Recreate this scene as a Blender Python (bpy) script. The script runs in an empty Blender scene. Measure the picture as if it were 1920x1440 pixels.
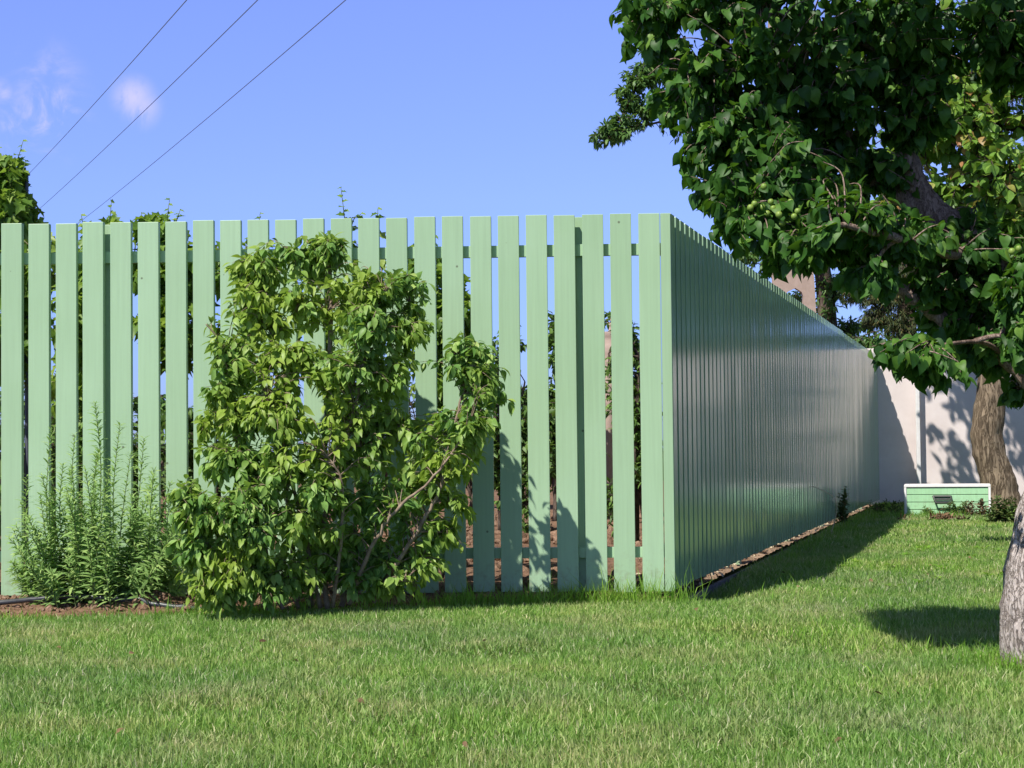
import bpy, math, random
import numpy as np
from mathutils import Vector, Matrix, noise

# ------------------------------------------------------------------ camera, world, sun
scene = bpy.context.scene
COL = scene.collection
F, PITCH, ROLL, EYE = 3300.16, 0.03665, 0.01019, 0.858       # focal length in photo pixels (1920 wide)
cp, sp, cr, sr = math.cos(PITCH), math.sin(PITCH), math.cos(ROLL), math.sin(ROLL)
FW = Vector((0, cp, sp)); U0 = Vector((0, -sp, cp)); R0 = Vector((1, 0, 0))
RT = cr * R0 - sr * U0; UP = sr * R0 + cr * U0
cam_d = bpy.data.cameras.new('camera'); cam = bpy.data.objects.new('camera', cam_d); COL.objects.link(cam)
cam_d.sensor_width = 36; cam_d.lens = 36 * F / 1920; cam_d.clip_start = 0.05; cam_d.clip_end = 3000
m = Matrix.Identity(4)
for i in range(3):
    m[i][0], m[i][1], m[i][2] = RT[i], UP[i], -FW[i]
m[2][3] = EYE
cam.matrix_world = m
scene.camera = cam

SUN_TO = Vector((-0.80, -1.0, 1.6)).normalized()               # direction towards the sun
EL = math.asin(SUN_TO.z); AZ = math.atan2(SUN_TO.x, SUN_TO.y)
world = bpy.data.worlds.new('World'); scene.world = world; world.use_nodes = True
scene.view_settings.view_transform = 'Standard'; scene.view_settings.look = 'None'
scene.view_settings.exposure = 0.62
sun_d = bpy.data.lights.new('sun', 'SUN'); sun_d.energy = 4.2; sun_d.angle = math.radians(0.5)
sun_d.color = (1.0, 0.955, 0.88)
sun = bpy.data.objects.new('sun', sun_d); COL.objects.link(sun)
sun.rotation_euler = SUN_TO.to_track_quat('Z', 'Y').to_euler(); sun.location = (-8, -10, 16)


def ray(px, py):
    u, v = px - 960, py - 720
    d = FW * F + RT * u - UP * v
    return d


def at(px, py, Y):
    """point on the plane y = Y that is seen at photo pixel (px, py)"""
    d = ray(px, py)
    k = Y / d.y
    return Vector((0, 0, EYE)) + d * k


def on_ground(px, py, z=0.0):
    d = ray(px, py); k = (z - EYE) / d.z
    return Vector((0, 0, EYE)) + d * k


def pxm(Y):
    return F / Y


def build_world():
    nt = world.node_tree; nt.nodes.clear()
    N = nt.nodes.new; L = nt.links.new
    out = N('ShaderNodeOutputWorld'); bg = N('ShaderNodeBackground')
    sky = N('ShaderNodeTexSky'); sky.sky_type = 'NISHITA'; sky.sun_disc = False
    sky.sun_elevation = EL; sky.sun_rotation = AZ
    sky.air_density = 1.0; sky.dust_density = 0.35; sky.ozone_density = 2.2; sky.altitude = 200
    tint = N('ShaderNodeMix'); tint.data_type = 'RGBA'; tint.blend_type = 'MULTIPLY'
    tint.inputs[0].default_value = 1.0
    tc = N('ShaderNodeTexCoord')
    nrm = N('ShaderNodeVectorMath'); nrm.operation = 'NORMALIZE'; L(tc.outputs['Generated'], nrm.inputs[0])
    # the camera's violet blue: the pale band near the horizon is held back; unseen high sky darkened to cut fill light
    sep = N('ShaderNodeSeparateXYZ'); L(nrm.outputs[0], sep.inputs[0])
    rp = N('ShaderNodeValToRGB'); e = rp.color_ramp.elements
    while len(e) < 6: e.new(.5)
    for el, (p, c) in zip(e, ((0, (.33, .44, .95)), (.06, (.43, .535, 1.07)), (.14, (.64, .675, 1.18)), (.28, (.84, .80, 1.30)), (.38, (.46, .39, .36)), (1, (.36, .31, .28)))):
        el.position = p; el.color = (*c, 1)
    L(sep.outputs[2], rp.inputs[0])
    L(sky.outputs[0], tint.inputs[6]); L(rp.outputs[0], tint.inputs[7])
    nz = N('ShaderNodeTexNoise'); nz.inputs['Scale'].default_value = 34; nz.inputs['Detail'].default_value = 9
    nz.inputs['Roughness'].default_value = 0.62; nz.inputs['Distortion'].default_value = 0.6
    L(nrm.outputs[0], nz.inputs['Vector'])
    acc = None
    # small wisps low in the sky on the left: centre (pixel), radius in radians, strength, noise threshold
    for (px, py, r, s, t) in ((90, 215, 0.032, 0.50, 0.42), (250, 182, 0.016, 0.50, 0.36), (0, 172, 0.010, 0.4, 0.38),
                              (262, 200, 0.016, 0.45, 0.40), (85, 150, 0.028, 0.3, 0.45), (40, 245, 0.026, 0.34, 0.42)):
        c = ray(px, py).normalized()
        d = N('ShaderNodeVectorMath'); d.operation = 'DISTANCE'; L(nrm.outputs[0], d.inputs[0]); d.inputs[1].default_value = c
        mr = N('ShaderNodeMapRange'); mr.interpolation_type = 'SMOOTHSTEP'
        L(d.outputs['Value'], mr.inputs[0]); mr.inputs[1].default_value = r; mr.inputs[2].default_value = 0
        mr.inputs[3].default_value = 0; mr.inputs[4].default_value = 1
        m2 = N('ShaderNodeMapRange'); m2.interpolation_type = 'SMOOTHSTEP'
        L(nz.outputs['Fac'], m2.inputs[0]); m2.inputs[1].default_value = t; m2.inputs[2].default_value = t + 0.24
        mu = N('ShaderNodeMath'); mu.operation = 'MULTIPLY'; L(mr.outputs[0], mu.inputs[0]); L(m2.outputs[0], mu.inputs[1])
        ms = N('ShaderNodeMath'); ms.operation = 'MULTIPLY'; L(mu.outputs[0], ms.inputs[0]); ms.inputs[1].default_value = s
        if acc is None:
            acc = ms
        else:
            a = N('ShaderNodeMath'); a.operation = 'MAXIMUM'; L(acc.outputs[0], a.inputs[0]); L(ms.outputs[0], a.inputs[1]); acc = a
    mix = N('ShaderNodeMix'); mix.data_type = 'RGBA'
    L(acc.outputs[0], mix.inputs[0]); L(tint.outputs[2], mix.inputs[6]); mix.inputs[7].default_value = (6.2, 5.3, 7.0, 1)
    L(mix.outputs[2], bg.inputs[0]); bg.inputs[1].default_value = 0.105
    L(bg.outputs[0], out.inputs[0])


build_world()

# ------------------------------------------------------------------ helpers
def tag(o, label=None, cat=None, group=None, kind=None):
    if label: o['label'] = label
    if cat: o['category'] = cat
    if group: o['group'] = group
    if kind: o['kind'] = kind
    return o


def empty(name, loc=(0, 0, 0)):
    o = bpy.data.objects.new(name, None); COL.objects.link(o); o.location = loc
    o.empty_display_size = 0.1
    return o


def link(name, me, mat, parent=None, origin=None):
    if mat: me.materials.append(mat)
    o = bpy.data.objects.new(name, me); COL.objects.link(o)
    if parent is not None:
        o.parent = parent
        o.matrix_parent_inverse = Matrix.Translation(-Vector(parent.location))   # meshes are built in world coordinates
    return o


class MB:
    """collects polygons; build() links them as ONE mesh object"""
    def __init__(s): s.v = []; s.f = []; s.nv = 0
    def add(s, verts, faces):
        verts = np.asarray(verts, float); b = s.nv
        s.v.append(verts); s.nv += len(verts)
        for f in faces: s.f.append([i + b for i in f])
    def box(s, c, h, ax=None):
        """centre, half sizes, axes (3 unit vectors)"""
        ax = np.eye(3) if ax is None else np.array([list(a) for a in ax])
        c = np.array(list(c)); pts = []
        for dz in (-1, 1):
            for dx, dy in ((-1, -1), (1, -1), (1, 1), (-1, 1)):
                pts.append(c + dx * h[0] * ax[0] + dy * h[1] * ax[1] + dz * h[2] * ax[2])
        s.add(pts, [(3, 2, 1, 0), (4, 5, 6, 7), (0, 1, 5, 4), (1, 2, 6, 5), (2, 3, 7, 6), (3, 0, 4, 7)])
    def tube(s, pts, rad, n=7, cap=True):
        pts = [Vector(p) for p in pts]; k = len(pts)
        if not hasattr(rad, '__len__'): rad = [rad] * k
        verts = []; ref = Vector((0.31, 0.93, 0.17))
        for i, p in enumerate(pts):
            t = (pts[min(i + 1, k - 1)] - pts[max(i - 1, 0)])
            t = t.normalized() if t.length > 1e-9 else Vector((0, 0, 1))
            a = (ref - t * ref.dot(t))
            if a.length < 1e-3: a = t.orthogonal()
            a.normalize(); b = t.cross(a); ref = a
            for j in range(n):
                w = 2 * math.pi * j / n
                verts.append(p + (a * math.cos(w) + b * math.sin(w)) * rad[i])
        faces = []
        for i in range(k - 1):
            for j in range(n):
                j2 = (j + 1) % n
                faces.append((i * n + j, i * n + j2, (i + 1) * n + j2, (i + 1) * n + j))
        if cap:
            faces.append(tuple(reversed(range(n)))); faces.append(tuple(range((k - 1) * n, k * n)))
        s.add([list(v) for v in verts], faces)
    def build(s, name, mat, parent=None, smooth=False, bevel=0.0):
        me = bpy.data.meshes.new(name)
        v = np.concatenate(s.v)
        me.from_pydata(v.tolist(), [], s.f); me.update()
        if smooth: me.polygons.foreach_set('use_smooth', [True] * len(me.polygons))
        o = link(name, me, mat, parent)
        if bevel:
            b = o.modifiers.new('bevel', 'BEVEL'); b.width = bevel; b.segments = 2; b.limit_method = 'ANGLE'
        return o


def mesh_np(name, verts, polys, mat, parent=None, smooth=True):
    """verts (n,3); polys = list of int arrays (m,k), all of one size k each"""
    me = bpy.data.meshes.new(name)
    verts = np.asarray(verts, np.float32)
    me.vertices.add(len(verts)); me.vertices.foreach_set('co', verts.ravel())
    loops = np.concatenate([p.ravel() for p in polys]).astype(np.int32)
    sizes = np.concatenate([np.full(len(p), p.shape[1]) for p in polys])
    starts = np.concatenate([[0], np.cumsum(sizes)[:-1]]).astype(np.int32)
    me.loops.add(len(loops)); me.loops.foreach_set('vertex_index', loops)
    me.polygons.add(len(sizes)); me.polygons.foreach_set('loop_start', starts)
    me.update(calc_edges=True)
    me.polygons.foreach_set('use_smooth', np.full(len(sizes), smooth))
    return link(name, me, mat, parent)


def unit(a):
    return a / np.maximum(np.linalg.norm(a, axis=1, keepdims=True), 1e-9)


def leaf_shape(st, tip=0.0):
    """stations (along, half width, lift) between base and tip -> left, middle and right columns"""
    v = [(0.0 if st[0][0] >= 0 else .06, 0, 0)]; tr = []; q = []
    for (t, w, l) in st: v += [(t, w, l), (max(t, .1) + .05, 0, 0), (t, -w, l)]
    v.append((1.0, 0, tip)); k = len(st); n = len(v) - 1
    tr += [(0, 2, 1), (0, 3, 2)]
    for i in range(k - 1):
        a = 1 + 3 * i; b = a + 3
        q += [(a, a + 1, b + 1, b), (a + 1, a + 2, b + 2, b + 1)]
    a = 1 + 3 * (k - 1); tr += [(a, a + 1, n), (a + 1, a + 2, n)]
    return v, tr, q


SHAPES = {
    # (along, side, lift) outlines about a midrib
    'ovate': leaf_shape([(.08, .34, .06), (.22, .78, .12), (.40, 1.0, .16), (.58, .88, .14), (.75, .58, .09), (.89, .24, .03)]),
    'heart': leaf_shape([(-.03, .42, .08), (.10, .82, .14), (.28, 1.0, .17), (.46, .94, .15), (.63, .72, .10), (.78, .42, .05), (.90, .15, .01)], -.03),
    'lance': ([(0, 0, 0), (.35, 1, .2), (.35, -1, .2), (.7, .75, .15), (.7, -.75, .15), (1, 0, 0)],
              [(0, 2, 1), (3, 4, 5)], [(1, 2, 4, 3)]),
    'grape': ([(.3, 0, 0), (.1, 0, 0), (-.08, .35, .1), (.12, .95, .2), (.34, .62, .08), (.62, .9, .15), (.66, .42, .05), (1, 0, -.08),
               (.66, -.42, .05), (.62, -.9, .15), (.34, -.62, .08), (.12, -.95, .2), (-.08, -.35, .1)],
              [(0, i + 1, i) for i in range(1, 12)] + [(0, 1, 12)], []),
}


def leaf_mesh(name, P, D, N, L, W, shape, mat, parent=None, droop=0.25, rng=None, smooth=True):
    P = np.asarray(P, float); n = len(P)
    D = unit(np.asarray(D, float)); N = np.asarray(N, float)
    S = unit(np.cross(D, N)); N = np.cross(S, D)
    T, tris, quads = SHAPES[shape]; T = np.array(T)
    L = np.broadcast_to(np.asarray(L, float), (n,)); W = np.broadcast_to(np.asarray(W, float), (n,))
    dr = droop * (0.5 + rng.random(n)) if rng is not None else np.full(n, droop)
    tw = (rng.random(n) - .5) * 0.8 if rng is not None else np.zeros(n)
    a = T[None, :, 0] * L[:, None]
    s = T[None, :, 1] * W[:, None] * .5
    h = T[None, :, 2] * W[:, None] - dr[:, None] * T[None, :, 0] ** 2 * L[:, None] + tw[:, None] * T[None, :, 0] * s
    V = P[:, None, :] + a[..., None] * D[:, None, :] + s[..., None] * S[:, None, :] + h[..., None] * N[:, None, :]
    k = len(T); base = (np.arange(n) * k)[:, None, None]
    polys = []
    if tris: polys.append((base + np.array(tris)[None]).reshape(-1, 3))
    if quads: polys.append((base + np.array(quads)[None]).reshape(-1, 4))
    return mesh_np(name, V.reshape(-1, 3), polys, mat, parent, smooth)


# ------------------------------------------------------------------ materials
def new_mat(name):
    m = bpy.data.materials.new(name); m.use_nodes = True
    nt = m.node_tree; b = nt.nodes['Principled BSDF']
    return m, nt, b


def ramp(nt, src, stops):
    r = nt.nodes.new('ShaderNodeValToRGB'); e = r.color_ramp.elements
    while len(e) < len(stops): e.new(0.5)
    for el, (p, c) in zip(e, stops):
        el.position = p; el.color = (*c, 1)
    nt.links.new(src, r.inputs[0])
    return r


def noise_node(nt, scale, detail=6, rough=.55, vec=None, dist=0):
    n = nt.nodes.new('ShaderNodeTexNoise'); n.inputs['Scale'].default_value = scale
    n.inputs['Detail'].default_value = detail; n.inputs['Roughness'].default_value = rough; n.inputs['Distortion'].default_value = dist
    if vec is not None: nt.links.new(vec, n.inputs['Vector'])
    return n


def obj_coord(nt, scale=None):
    t = nt.nodes.new('ShaderNodeNewGeometry')
    if scale is None: return t.outputs['Position']
    mp = nt.nodes.new('ShaderNodeMapping'); mp.inputs['Scale'].default_value = scale
    nt.links.new(t.outputs['Position'], mp.inputs[0])
    return mp.outputs[0]


def bump(nt, b, src, strength=.3, dist=.01):
    bp = nt.nodes.new('ShaderNodeBump'); bp.inputs['Strength'].default_value = strength; bp.inputs['Distance'].default_value = dist
    nt.links.new(src, bp.inputs['Height']); nt.links.new(bp.outputs[0], b.inputs['Normal'])
    return bp


def mixc(nt, fac, a, b, blend='MIX'):
    mx = nt.nodes.new('ShaderNodeMix'); mx.data_type = 'RGBA'; mx.blend_type = blend
    for sock, val in ((mx.inputs[0], fac), (mx.inputs[6], a), (mx.inputs[7], b)):
        if hasattr(val, 'links'): nt.links.new(val, sock)
        elif isinstance(val, (int, float)): sock.default_value = val
        else: sock.default_value = (*val, 1)
    return mx.outputs[2]


def leaf_mat(name, stops, trans=(.25, .42, .06), tfac=.35, rough=.42, spec=.5, patch=None):
    m, nt, b = new_mat(name)
    g = nt.nodes.new('ShaderNodeNewGeometry')
    r = ramp(nt, g.outputs['Random Per Island'], stops)
    col = r.outputs[0]
    n = noise_node(nt, 60, 3, vec=g.outputs['Position'])
    r2 = ramp(nt, n.outputs['Fac'], [(.3, (.78, .78, .78)), (.7, (1.18, 1.18, 1.18))])
    col = mixc(nt, 1.0, col, r2.outputs[0], 'MULTIPLY')
    if patch:
        n2 = noise_node(nt, patch[0], 3, vec=g.outputs['Position'])
        r3 = ramp(nt, n2.outputs['Fac'], [(patch[1], (0, 0, 0)), (patch[2], (1, 1, 1))])
        col = mixc(nt, r3.outputs[0], col, mixc(nt, .75, col, patch[3]))
    nt.links.new(col, b.inputs['Base Color'])
    b.inputs['Roughness'].default_value = rough; b.inputs['Specular IOR Level'].default_value = spec
    t = nt.nodes.new('ShaderNodeBsdfTranslucent')
    nt.links.new(mixc(nt, .55, col, trans), t.inputs[0])
    mx = nt.nodes.new('ShaderNodeMixShader'); mx.inputs[0].default_value = tfac
    nt.links.new(b.outputs[0], mx.inputs[1]); nt.links.new(t.outputs[0], mx.inputs[2])
    nt.links.new(mx.outputs[0], nt.nodes['Material Output'].inputs[0])
    return m


def bark_mat(name, c1, c2, c3, sc=(26, 26, 7), strength=.8, dist=.02):
    m, nt, b = new_mat(name)
    co = obj_coord(nt, sc)
    n = noise_node(nt, 1.0, 9, .68, co, .8)
    f = noise_node(nt, .8, 7, .68, co, .7)
    ab = nt.nodes.new('ShaderNodeMath'); ab.operation = 'SUBTRACT'; nt.links.new(f.outputs['Fac'], ab.inputs[0]); ab.inputs[1].default_value = .5
    ab2 = nt.nodes.new('ShaderNodeMath'); ab2.operation = 'ABSOLUTE'; nt.links.new(ab.outputs[0], ab2.inputs[0])
    r = ramp(nt, n.outputs['Fac'], [(.28, c1), (.5, c2), (.72, c3)])
    r2 = ramp(nt, ab2.outputs[0], [(0, (.38, .34, .32)), (.018, (.72, .69, .67)), (.05, (1, 1, 1))])
    nt.links.new(mixc(nt, .85, r.outputs[0], r2.outputs[0], 'MULTIPLY'), b.inputs['Base Color'])
    b.inputs['Roughness'].default_value = .9; b.inputs['Specular IOR Level'].default_value = .2
    h = mixc(nt, .5, n.outputs['Fac'], r2.outputs[0])
    bump(nt, b, h, strength, dist)
    return m


def paint_mat(name, col, rough=.4, spec=.5, coat=0.0, vary=.06, grain=.06):
    m, nt, b = new_mat(name)
    g = nt.nodes.new('ShaderNodeNewGeometry')
    oi = nt.nodes.new('ShaderNodeObjectInfo')
    n = noise_node(nt, 1.0, 5, .6, obj_coord(nt, (70, 70, 2.2)))
    n2 = noise_node(nt, 1.7, 3, .5, g.outputs['Position'])
    r = ramp(nt, n.outputs['Fac'], [(.3, tuple(c * (1 - vary) for c in col)), (.7, tuple(c * (1 + vary) for c in col))])
    r2 = ramp(nt, n2.outputs['Fac'], [(.3, (.95, .96, .93)), (.7, (1.04, 1.03, 1.05))])
    r4 = ramp(nt, oi.outputs['Random'], [(0, (.955, .96, .95)), (1, (1.035, 1.03, 1.04))])
    c = mixc(nt, 1.0, mixc(nt, 1.0, r.outputs[0], r2.outputs[0], 'MULTIPLY'), r4.outputs[0], 'MULTIPLY')
    # a little soil splashed on the lowest boards and scattered specks
    sepz = nt.nodes.new('ShaderNodeSeparateXYZ'); nt.links.new(g.outputs['Position'], sepz.inputs[0])
    mr = nt.nodes.new('ShaderNodeMapRange'); nt.links.new(sepz.outputs[2], mr.inputs[0])
    mr.inputs[1].default_value = .34; mr.inputs[2].default_value = .05
    n3 = noise_node(nt, 22, 5, .7, g.outputs['Position'])
    r3 = ramp(nt, n3.outputs['Fac'], [(.5, (0, 0, 0)), (.72, (1, 1, 1))])
    mu = nt.nodes.new('ShaderNodeMath'); mu.operation = 'MULTIPLY'
    nt.links.new(mr.outputs[0], mu.inputs[0]); nt.links.new(r3.outputs[0], mu.inputs[1])
    mu2 = nt.nodes.new('ShaderNodeMath'); mu2.operation = 'MULTIPLY'; mu2.inputs[1].default_value = .6
    nt.links.new(mu.outputs[0], mu2.inputs[0])
    c = mixc(nt, mu2.outputs[0], c, (.20, .16, .10))
    v = nt.nodes.new('ShaderNodeTexVoronoi'); v.inputs['Scale'].default_value = 5.5
    nt.links.new(g.outputs['Position'], v.inputs['Vector'])
    r5 = ramp(nt, v.outputs['Distance'], [(.030, (1, 1, 1)), (.045, (0, 0, 0))])
    c = mixc(nt, r5.outputs[0], c, (.16, .2, .12))
    nt.links.new(c, b.inputs['Base Color'])
    b.inputs['Roughness'].default_value = rough; b.inputs['Specular IOR Level'].default_value = spec
    b.inputs['Coat Weight'].default_value = coat; b.inputs['Coat Roughness'].default_value = .12
    bump(nt, b, n.outputs['Fac'], grain, .004)
    return m


GREEN = (.355, .520, .325)
M = {}
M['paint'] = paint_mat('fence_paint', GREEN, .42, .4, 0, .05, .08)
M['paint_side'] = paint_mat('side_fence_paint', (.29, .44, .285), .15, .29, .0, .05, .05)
M['hive'] = paint_mat('hive_paint', (.36, .62, .36), .55, .3, 0, .08, .3)


def simple_mat(name, c1, c2, scale=8, rough=.8, spec=.3, bs=.3, bd=.01, detail=7, cscale=None):
    m, nt, b = new_mat(name)
    n = noise_node(nt, scale if cscale is None else 1, detail, .6, obj_coord(nt, cscale))
    r = ramp(nt, n.outputs['Fac'], [(.3, c1), (.7, c2)])
    nt.links.new(r.outputs[0], b.inputs['Base Color'])
    b.inputs['Roughness'].default_value = rough; b.inputs['Specular IOR Level'].default_value = spec
    if bs: bump(nt, b, n.outputs['Fac'], bs, bd)
    return m


def soil_mat(name, a, b_, c):
    m, nt, b = new_mat(name)
    co = obj_coord(nt)
    n = noise_node(nt, 34, 9, .7, co); n2 = noise_node(nt, 3, 4, .5, co)
    r = ramp(nt, n.outputs['Fac'], [(.3, a), (.52, b_), (.75, c)])
    r2 = ramp(nt, n2.outputs['Fac'], [(.3, (.75, .75, .75)), (.7, (1.15, 1.12, 1.1))])
    nt.links.new(mixc(nt, 1, r.outputs[0], r2.outputs[0], 'MULTIPLY'), b.inputs['Base Color'])
    b.inputs['Roughness'].default_value = .95; b.inputs['Specular IOR Level'].default_value = .1
    bump(nt, b, n.outputs['Fac'], .9, .03)
    return m


M['soil'] = soil_mat('soil_earth', (.10, .058, .035), (.24, .145, .095), (.42, .29, .20))
M['lawn_base'] = soil_mat('lawn_base_earth', (.045, .075, .015), (.09, .14, .03), (.17, .2, .06))
M['clod'] = soil_mat('clod_earth', (.16, .10, .065), (.30, .19, .13), (.48, .36, .27))
M['wall'] = simple_mat('wall_plaster', (.70, .61, .575), (.83, .745, .715), 1.8, .9, .2, .35, .01, 9)
M['concrete'] = simple_mat('pole_concrete', (.36, .27, .22), (.47, .36, .30), 9, .9, .2, .3, .01)
M['kerb'] = simple_mat('kerb_board', (.09, .09, .09), (.2, .19, .18), 12, .9, .2, .5, .01)
M['hose'] = simple_mat('hose_rubber', (.035, .037, .042), (.07, .072, .08), 30, .38, .5, .1, .002)
M['wire'] = simple_mat('wire_metal', (.10, .11, .16), (.14, .15, .2), 5, .6, .4, 0)
M['white'] = simple_mat('white_trim', (.72, .70, .68), (.84, .83, .81), 14, .6, .3, .2, .004)
M['black'] = simple_mat('black_iron', (.018, .022, .02), (.05, .05, .045), 40, .5, .5, .1, .002)
M['honeywood'] = simple_mat('hive_wood', (.30, .22, .15), (.42, .32, .24), 14, .8, .2, .3, .004)
M['bark_front'] = bark_mat('apricot_bark', (.34, .285, .255), (.56, .48, .435), (.70, .62, .575), (52, 52, 20), 1.0, .02)
M['bark_limb'] = bark_mat('apricot_limb_bark', (.13, .09, .07), (.28, .20, .16), (.42, .33, .28), (60, 60, 22), .7, .01)
M['bark_back'] = bark_mat('back_tree_bark', (.13, .10, .07), (.25, .19, .13), (.38, .30, .21), (20, 20, 3.2), 1.0, .03)
M['bark_dark'] = bark_mat('dark_bark', (.06, .045, .035), (.12, .09, .07), (.2, .16, .13), (20, 20, 6), .7, .02)
M['twig'] = simple_mat('shrub_bark', (.17, .12, .085), (.36, .28, .21), 30, .85, .2, .3, .004)
M['greenstem'] = simple_mat('green_stem', (.10, .14, .05), (.17, .2, .09), 30, .7, .3, 0)
M['fruit'] = simple_mat('apricot_skin', (.15, .25, .04), (.24, .33, .06), 40, .45, .4, 0)
M['straw'] = simple_mat('straw', (.42, .35, .22), (.62, .54, .38), 40, .8, .2, 0)

M['l_apricot'] = leaf_mat('apricot_leaf', [(0, (.022, .070, .012)), (.5, (.042, .12, .018)), (.85, (.075, .18, .028)), (1, (.15, .26, .04))],
                          (.20, .44, .02), .28, .48, .26)
M['l_shrub'] = leaf_mat('shrub_leaf', [(0, (.09, .20, .045)), (.5, (.18, .345, .08)), (.85, (.29, .46, .12)), (1, (.42, .56, .16))],
                        (.38, .56, .05), .36, .46, .35, (2.2, .42, .62, (.33, .44, .06)))
M['l_herb'] = leaf_mat('herb_leaf', [(0, (.18, .30, .09)), (.6, (.29, .46, .15)), (1, (.43, .58, .19))], (.36, .55, .12), .38, .8, .12)
M['l_vine'] = leaf_mat('vine_leaf', [(0, (.08, .17, .025)), (.6, (.17, .31, .05)), (1, (.33, .45, .10))], (.42, .62, .06), .42, .45, .45)
M['l_bright'] = leaf_mat('linden_leaf', [(0, (.09, .19, .03)), (.55, (.17, .32, .05)), (.86, (.28, .42, .075)), (.93, (.42, .22, .09)), (1, (.46, .20, .09))], (.4, .6, .06), .36, .45, .4)
M['l_ash'] = leaf_mat('ash_leaf', [(0, (.045, .11, .03)), (.6, (.09, .19, .045)), (1, (.17, .30, .07))], (.26, .44, .06), .32, .5, .4)
M['l_fir'] = leaf_mat('fir_needle', [(0, (.022, .045, .014)), (.6, (.05, .075, .022)), (.9, (.10, .10, .03)), (1, (.15, .12, .04))], (.1, .15, .03), .1, .6, .3)
M['l_weed'] = leaf_mat('weed_leaf', [(0, (.04, .08, .02)), (.5, (.08, .14, .035)), (.75, (.14, .17, .05)), (1, (.2, .14, .07))], (.2, .32, .06), .25, .6, .3)
M['l_dead'] = leaf_mat('dead_leaf', [(0, (.09, .055, .03)), (.6, (.18, .11, .06)), (1, (.3, .2, .11))], (.2, .12, .05), .15, .7, .2)
M['l_far'] = leaf_mat('garden_leaf', [(0, (.05, .11, .022)), (.6, (.11, .21, .04)), (1, (.2, .32, .07))], (.22, .38, .05), .28, .5, .4)


def grass_mat(name, stops, dry):
    m, nt, b = new_mat(name)
    g = nt.nodes.new('ShaderNodeNewGeometry')
    r = ramp(nt, g.outputs['Random Per Island'], stops)
    n = noise_node(nt, 1.6, 5, .6, g.outputs['Position'])
    n2 = noise_node(nt, 6.0, 3, .6, g.outputs['Position'])
    add = nt.nodes.new('ShaderNodeMath'); add.operation = 'ADD'
    sc = nt.nodes.new('ShaderNodeMath'); sc.operation = 'MULTIPLY'; sc.inputs[1].default_value = .35
    nt.links.new(n2.outputs['Fac'], sc.inputs[0])
    nt.links.new(n.outputs['Fac'], add.inputs[0]); nt.links.new(sc.outputs[0], add.inputs[1])
    rd = ramp(nt, add.outputs[0], [(.63, (0, 0, 0)), (.88, (1, 1, 1))])
    # only some blades of a dry patch are dry
    rp = nt.nodes.new('ShaderNodeMath'); rp.operation = 'MULTIPLY'
    wn = nt.nodes.new('ShaderNodeTexWhiteNoise'); wn.noise_dimensions = '1D'; nt.links.new(g.outputs['Random Per Island'], wn.inputs['W'])
    nt.links.new(rd.outputs[0], rp.inputs[0]); nt.links.new(wn.outputs['Value'], rp.inputs[1])
    col = mixc(nt, rp.outputs[0], r.outputs[0], dry)
    n3 = noise_node(nt, .7, 3, .5, g.outputs['Position'])
    r3 = ramp(nt, n3.outputs['Fac'], [(.35, (.86, .9, .95)), (.65, (1.15, 1.1, .95))])
    col = mixc(nt, 1, col, r3.outputs[0], 'MULTIPLY')
    nt.links.new(col, b.inputs['Base Color']); b.inputs['Roughness'].default_value = .5; b.inputs['Specular IOR Level'].default_value = .3
    t = nt.nodes.new('ShaderNodeBsdfTranslucent'); nt.links.new(mixc(nt, .4, col, (.36, .62, .05)), t.inputs[0])
    mx = nt.nodes.new('ShaderNodeMixShader'); mx.inputs[0].default_value = .38
    nt.links.new(b.outputs[0], mx.inputs[1]); nt.links.new(t.outputs[0], mx.inputs[2])
    nt.links.new(mx.outputs[0], nt.nodes['Material Output'].inputs[0])
    return m


M['grass'] = grass_mat('lawn_grass', [(0, (.11, .245, .04)), (.42, (.19, .36, .07)), (.76, (.29, .46, .115)), (.90, (.45, .56, .22)), (1, (.78, .74, .50))], (.60, .53, .29))
M['tuft'] = grass_mat('long_grass', [(0, (.12, .26, .03)), (.6, (.20, .40, .05)), (.93, (.30, .48, .08)), (1, (.5, .46, .24))], (.3, .42, .08))

# ------------------------------------------------------------------ layout constants
CX, CY = 0.8906, 9.7621                                          # the fence corner
A_F, TH = 0.04716, 0.27359
FD = Vector((-math.cos(A_F), math.sin(A_F), 0)); FN = Vector((-math.sin(A_F), -math.cos(A_F), 0))   # along / out of the front run
SD = Vector((math.sin(TH), math.cos(TH), 0)); SN = Vector((math.cos(TH), -math.sin(TH), 0))         # along / out of the side run
C0 = Vector((CX, CY, 0))
PIT, SW, ST = 0.15675, 0.1185, 0.040                             # picket pitch, width, thickness
ZB, ZT = 0.060, 2.160
WALL_Y = 25.4


def front_y(x):
    return CY + (CX - x) * math.tan(A_F)


def lawn_edge(x):
    """where the lawn ends towards the front fence"""
    e = float(np.interp(x, [-9, -2.2, -1.5, -.9, -.3, .3, .95], [9.05, 9.12, 9.2, 9.36, 9.52, 9.62, 9.72]))
    return e + 0.035 * noise.noise(Vector((x * 4.1, 2.2, 0))) + 0.02 * noise.noise(Vector((x * 13, 7.2, 0)))


def strip(x, y):
    """distance of (x, y) outwards from the side fence plane"""
    return (x - CX) * SN.x + (y - CY) * SN.y


# ------------------------------------------------------------------ ground
def grid_sheet(name, xs, ys, zf, mat, keep=None):
    nx, ny = len(xs), len(ys)
    V = [(x, y, zf(x, y)) for y in ys for x in xs]
    Q = []
    for j in range(ny - 1):
        for i in range(nx - 1):
            if keep and not keep((xs[i] + xs[i + 1]) / 2, (ys[j] + ys[j + 1]) / 2): continue
            Q.append((j * nx + i, j * nx + i + 1, (j + 1) * nx + i + 1, (j + 1) * nx + i))
    o = mesh_np(name, V, [np.array(Q)], mat, None, True)
    return o


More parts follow.
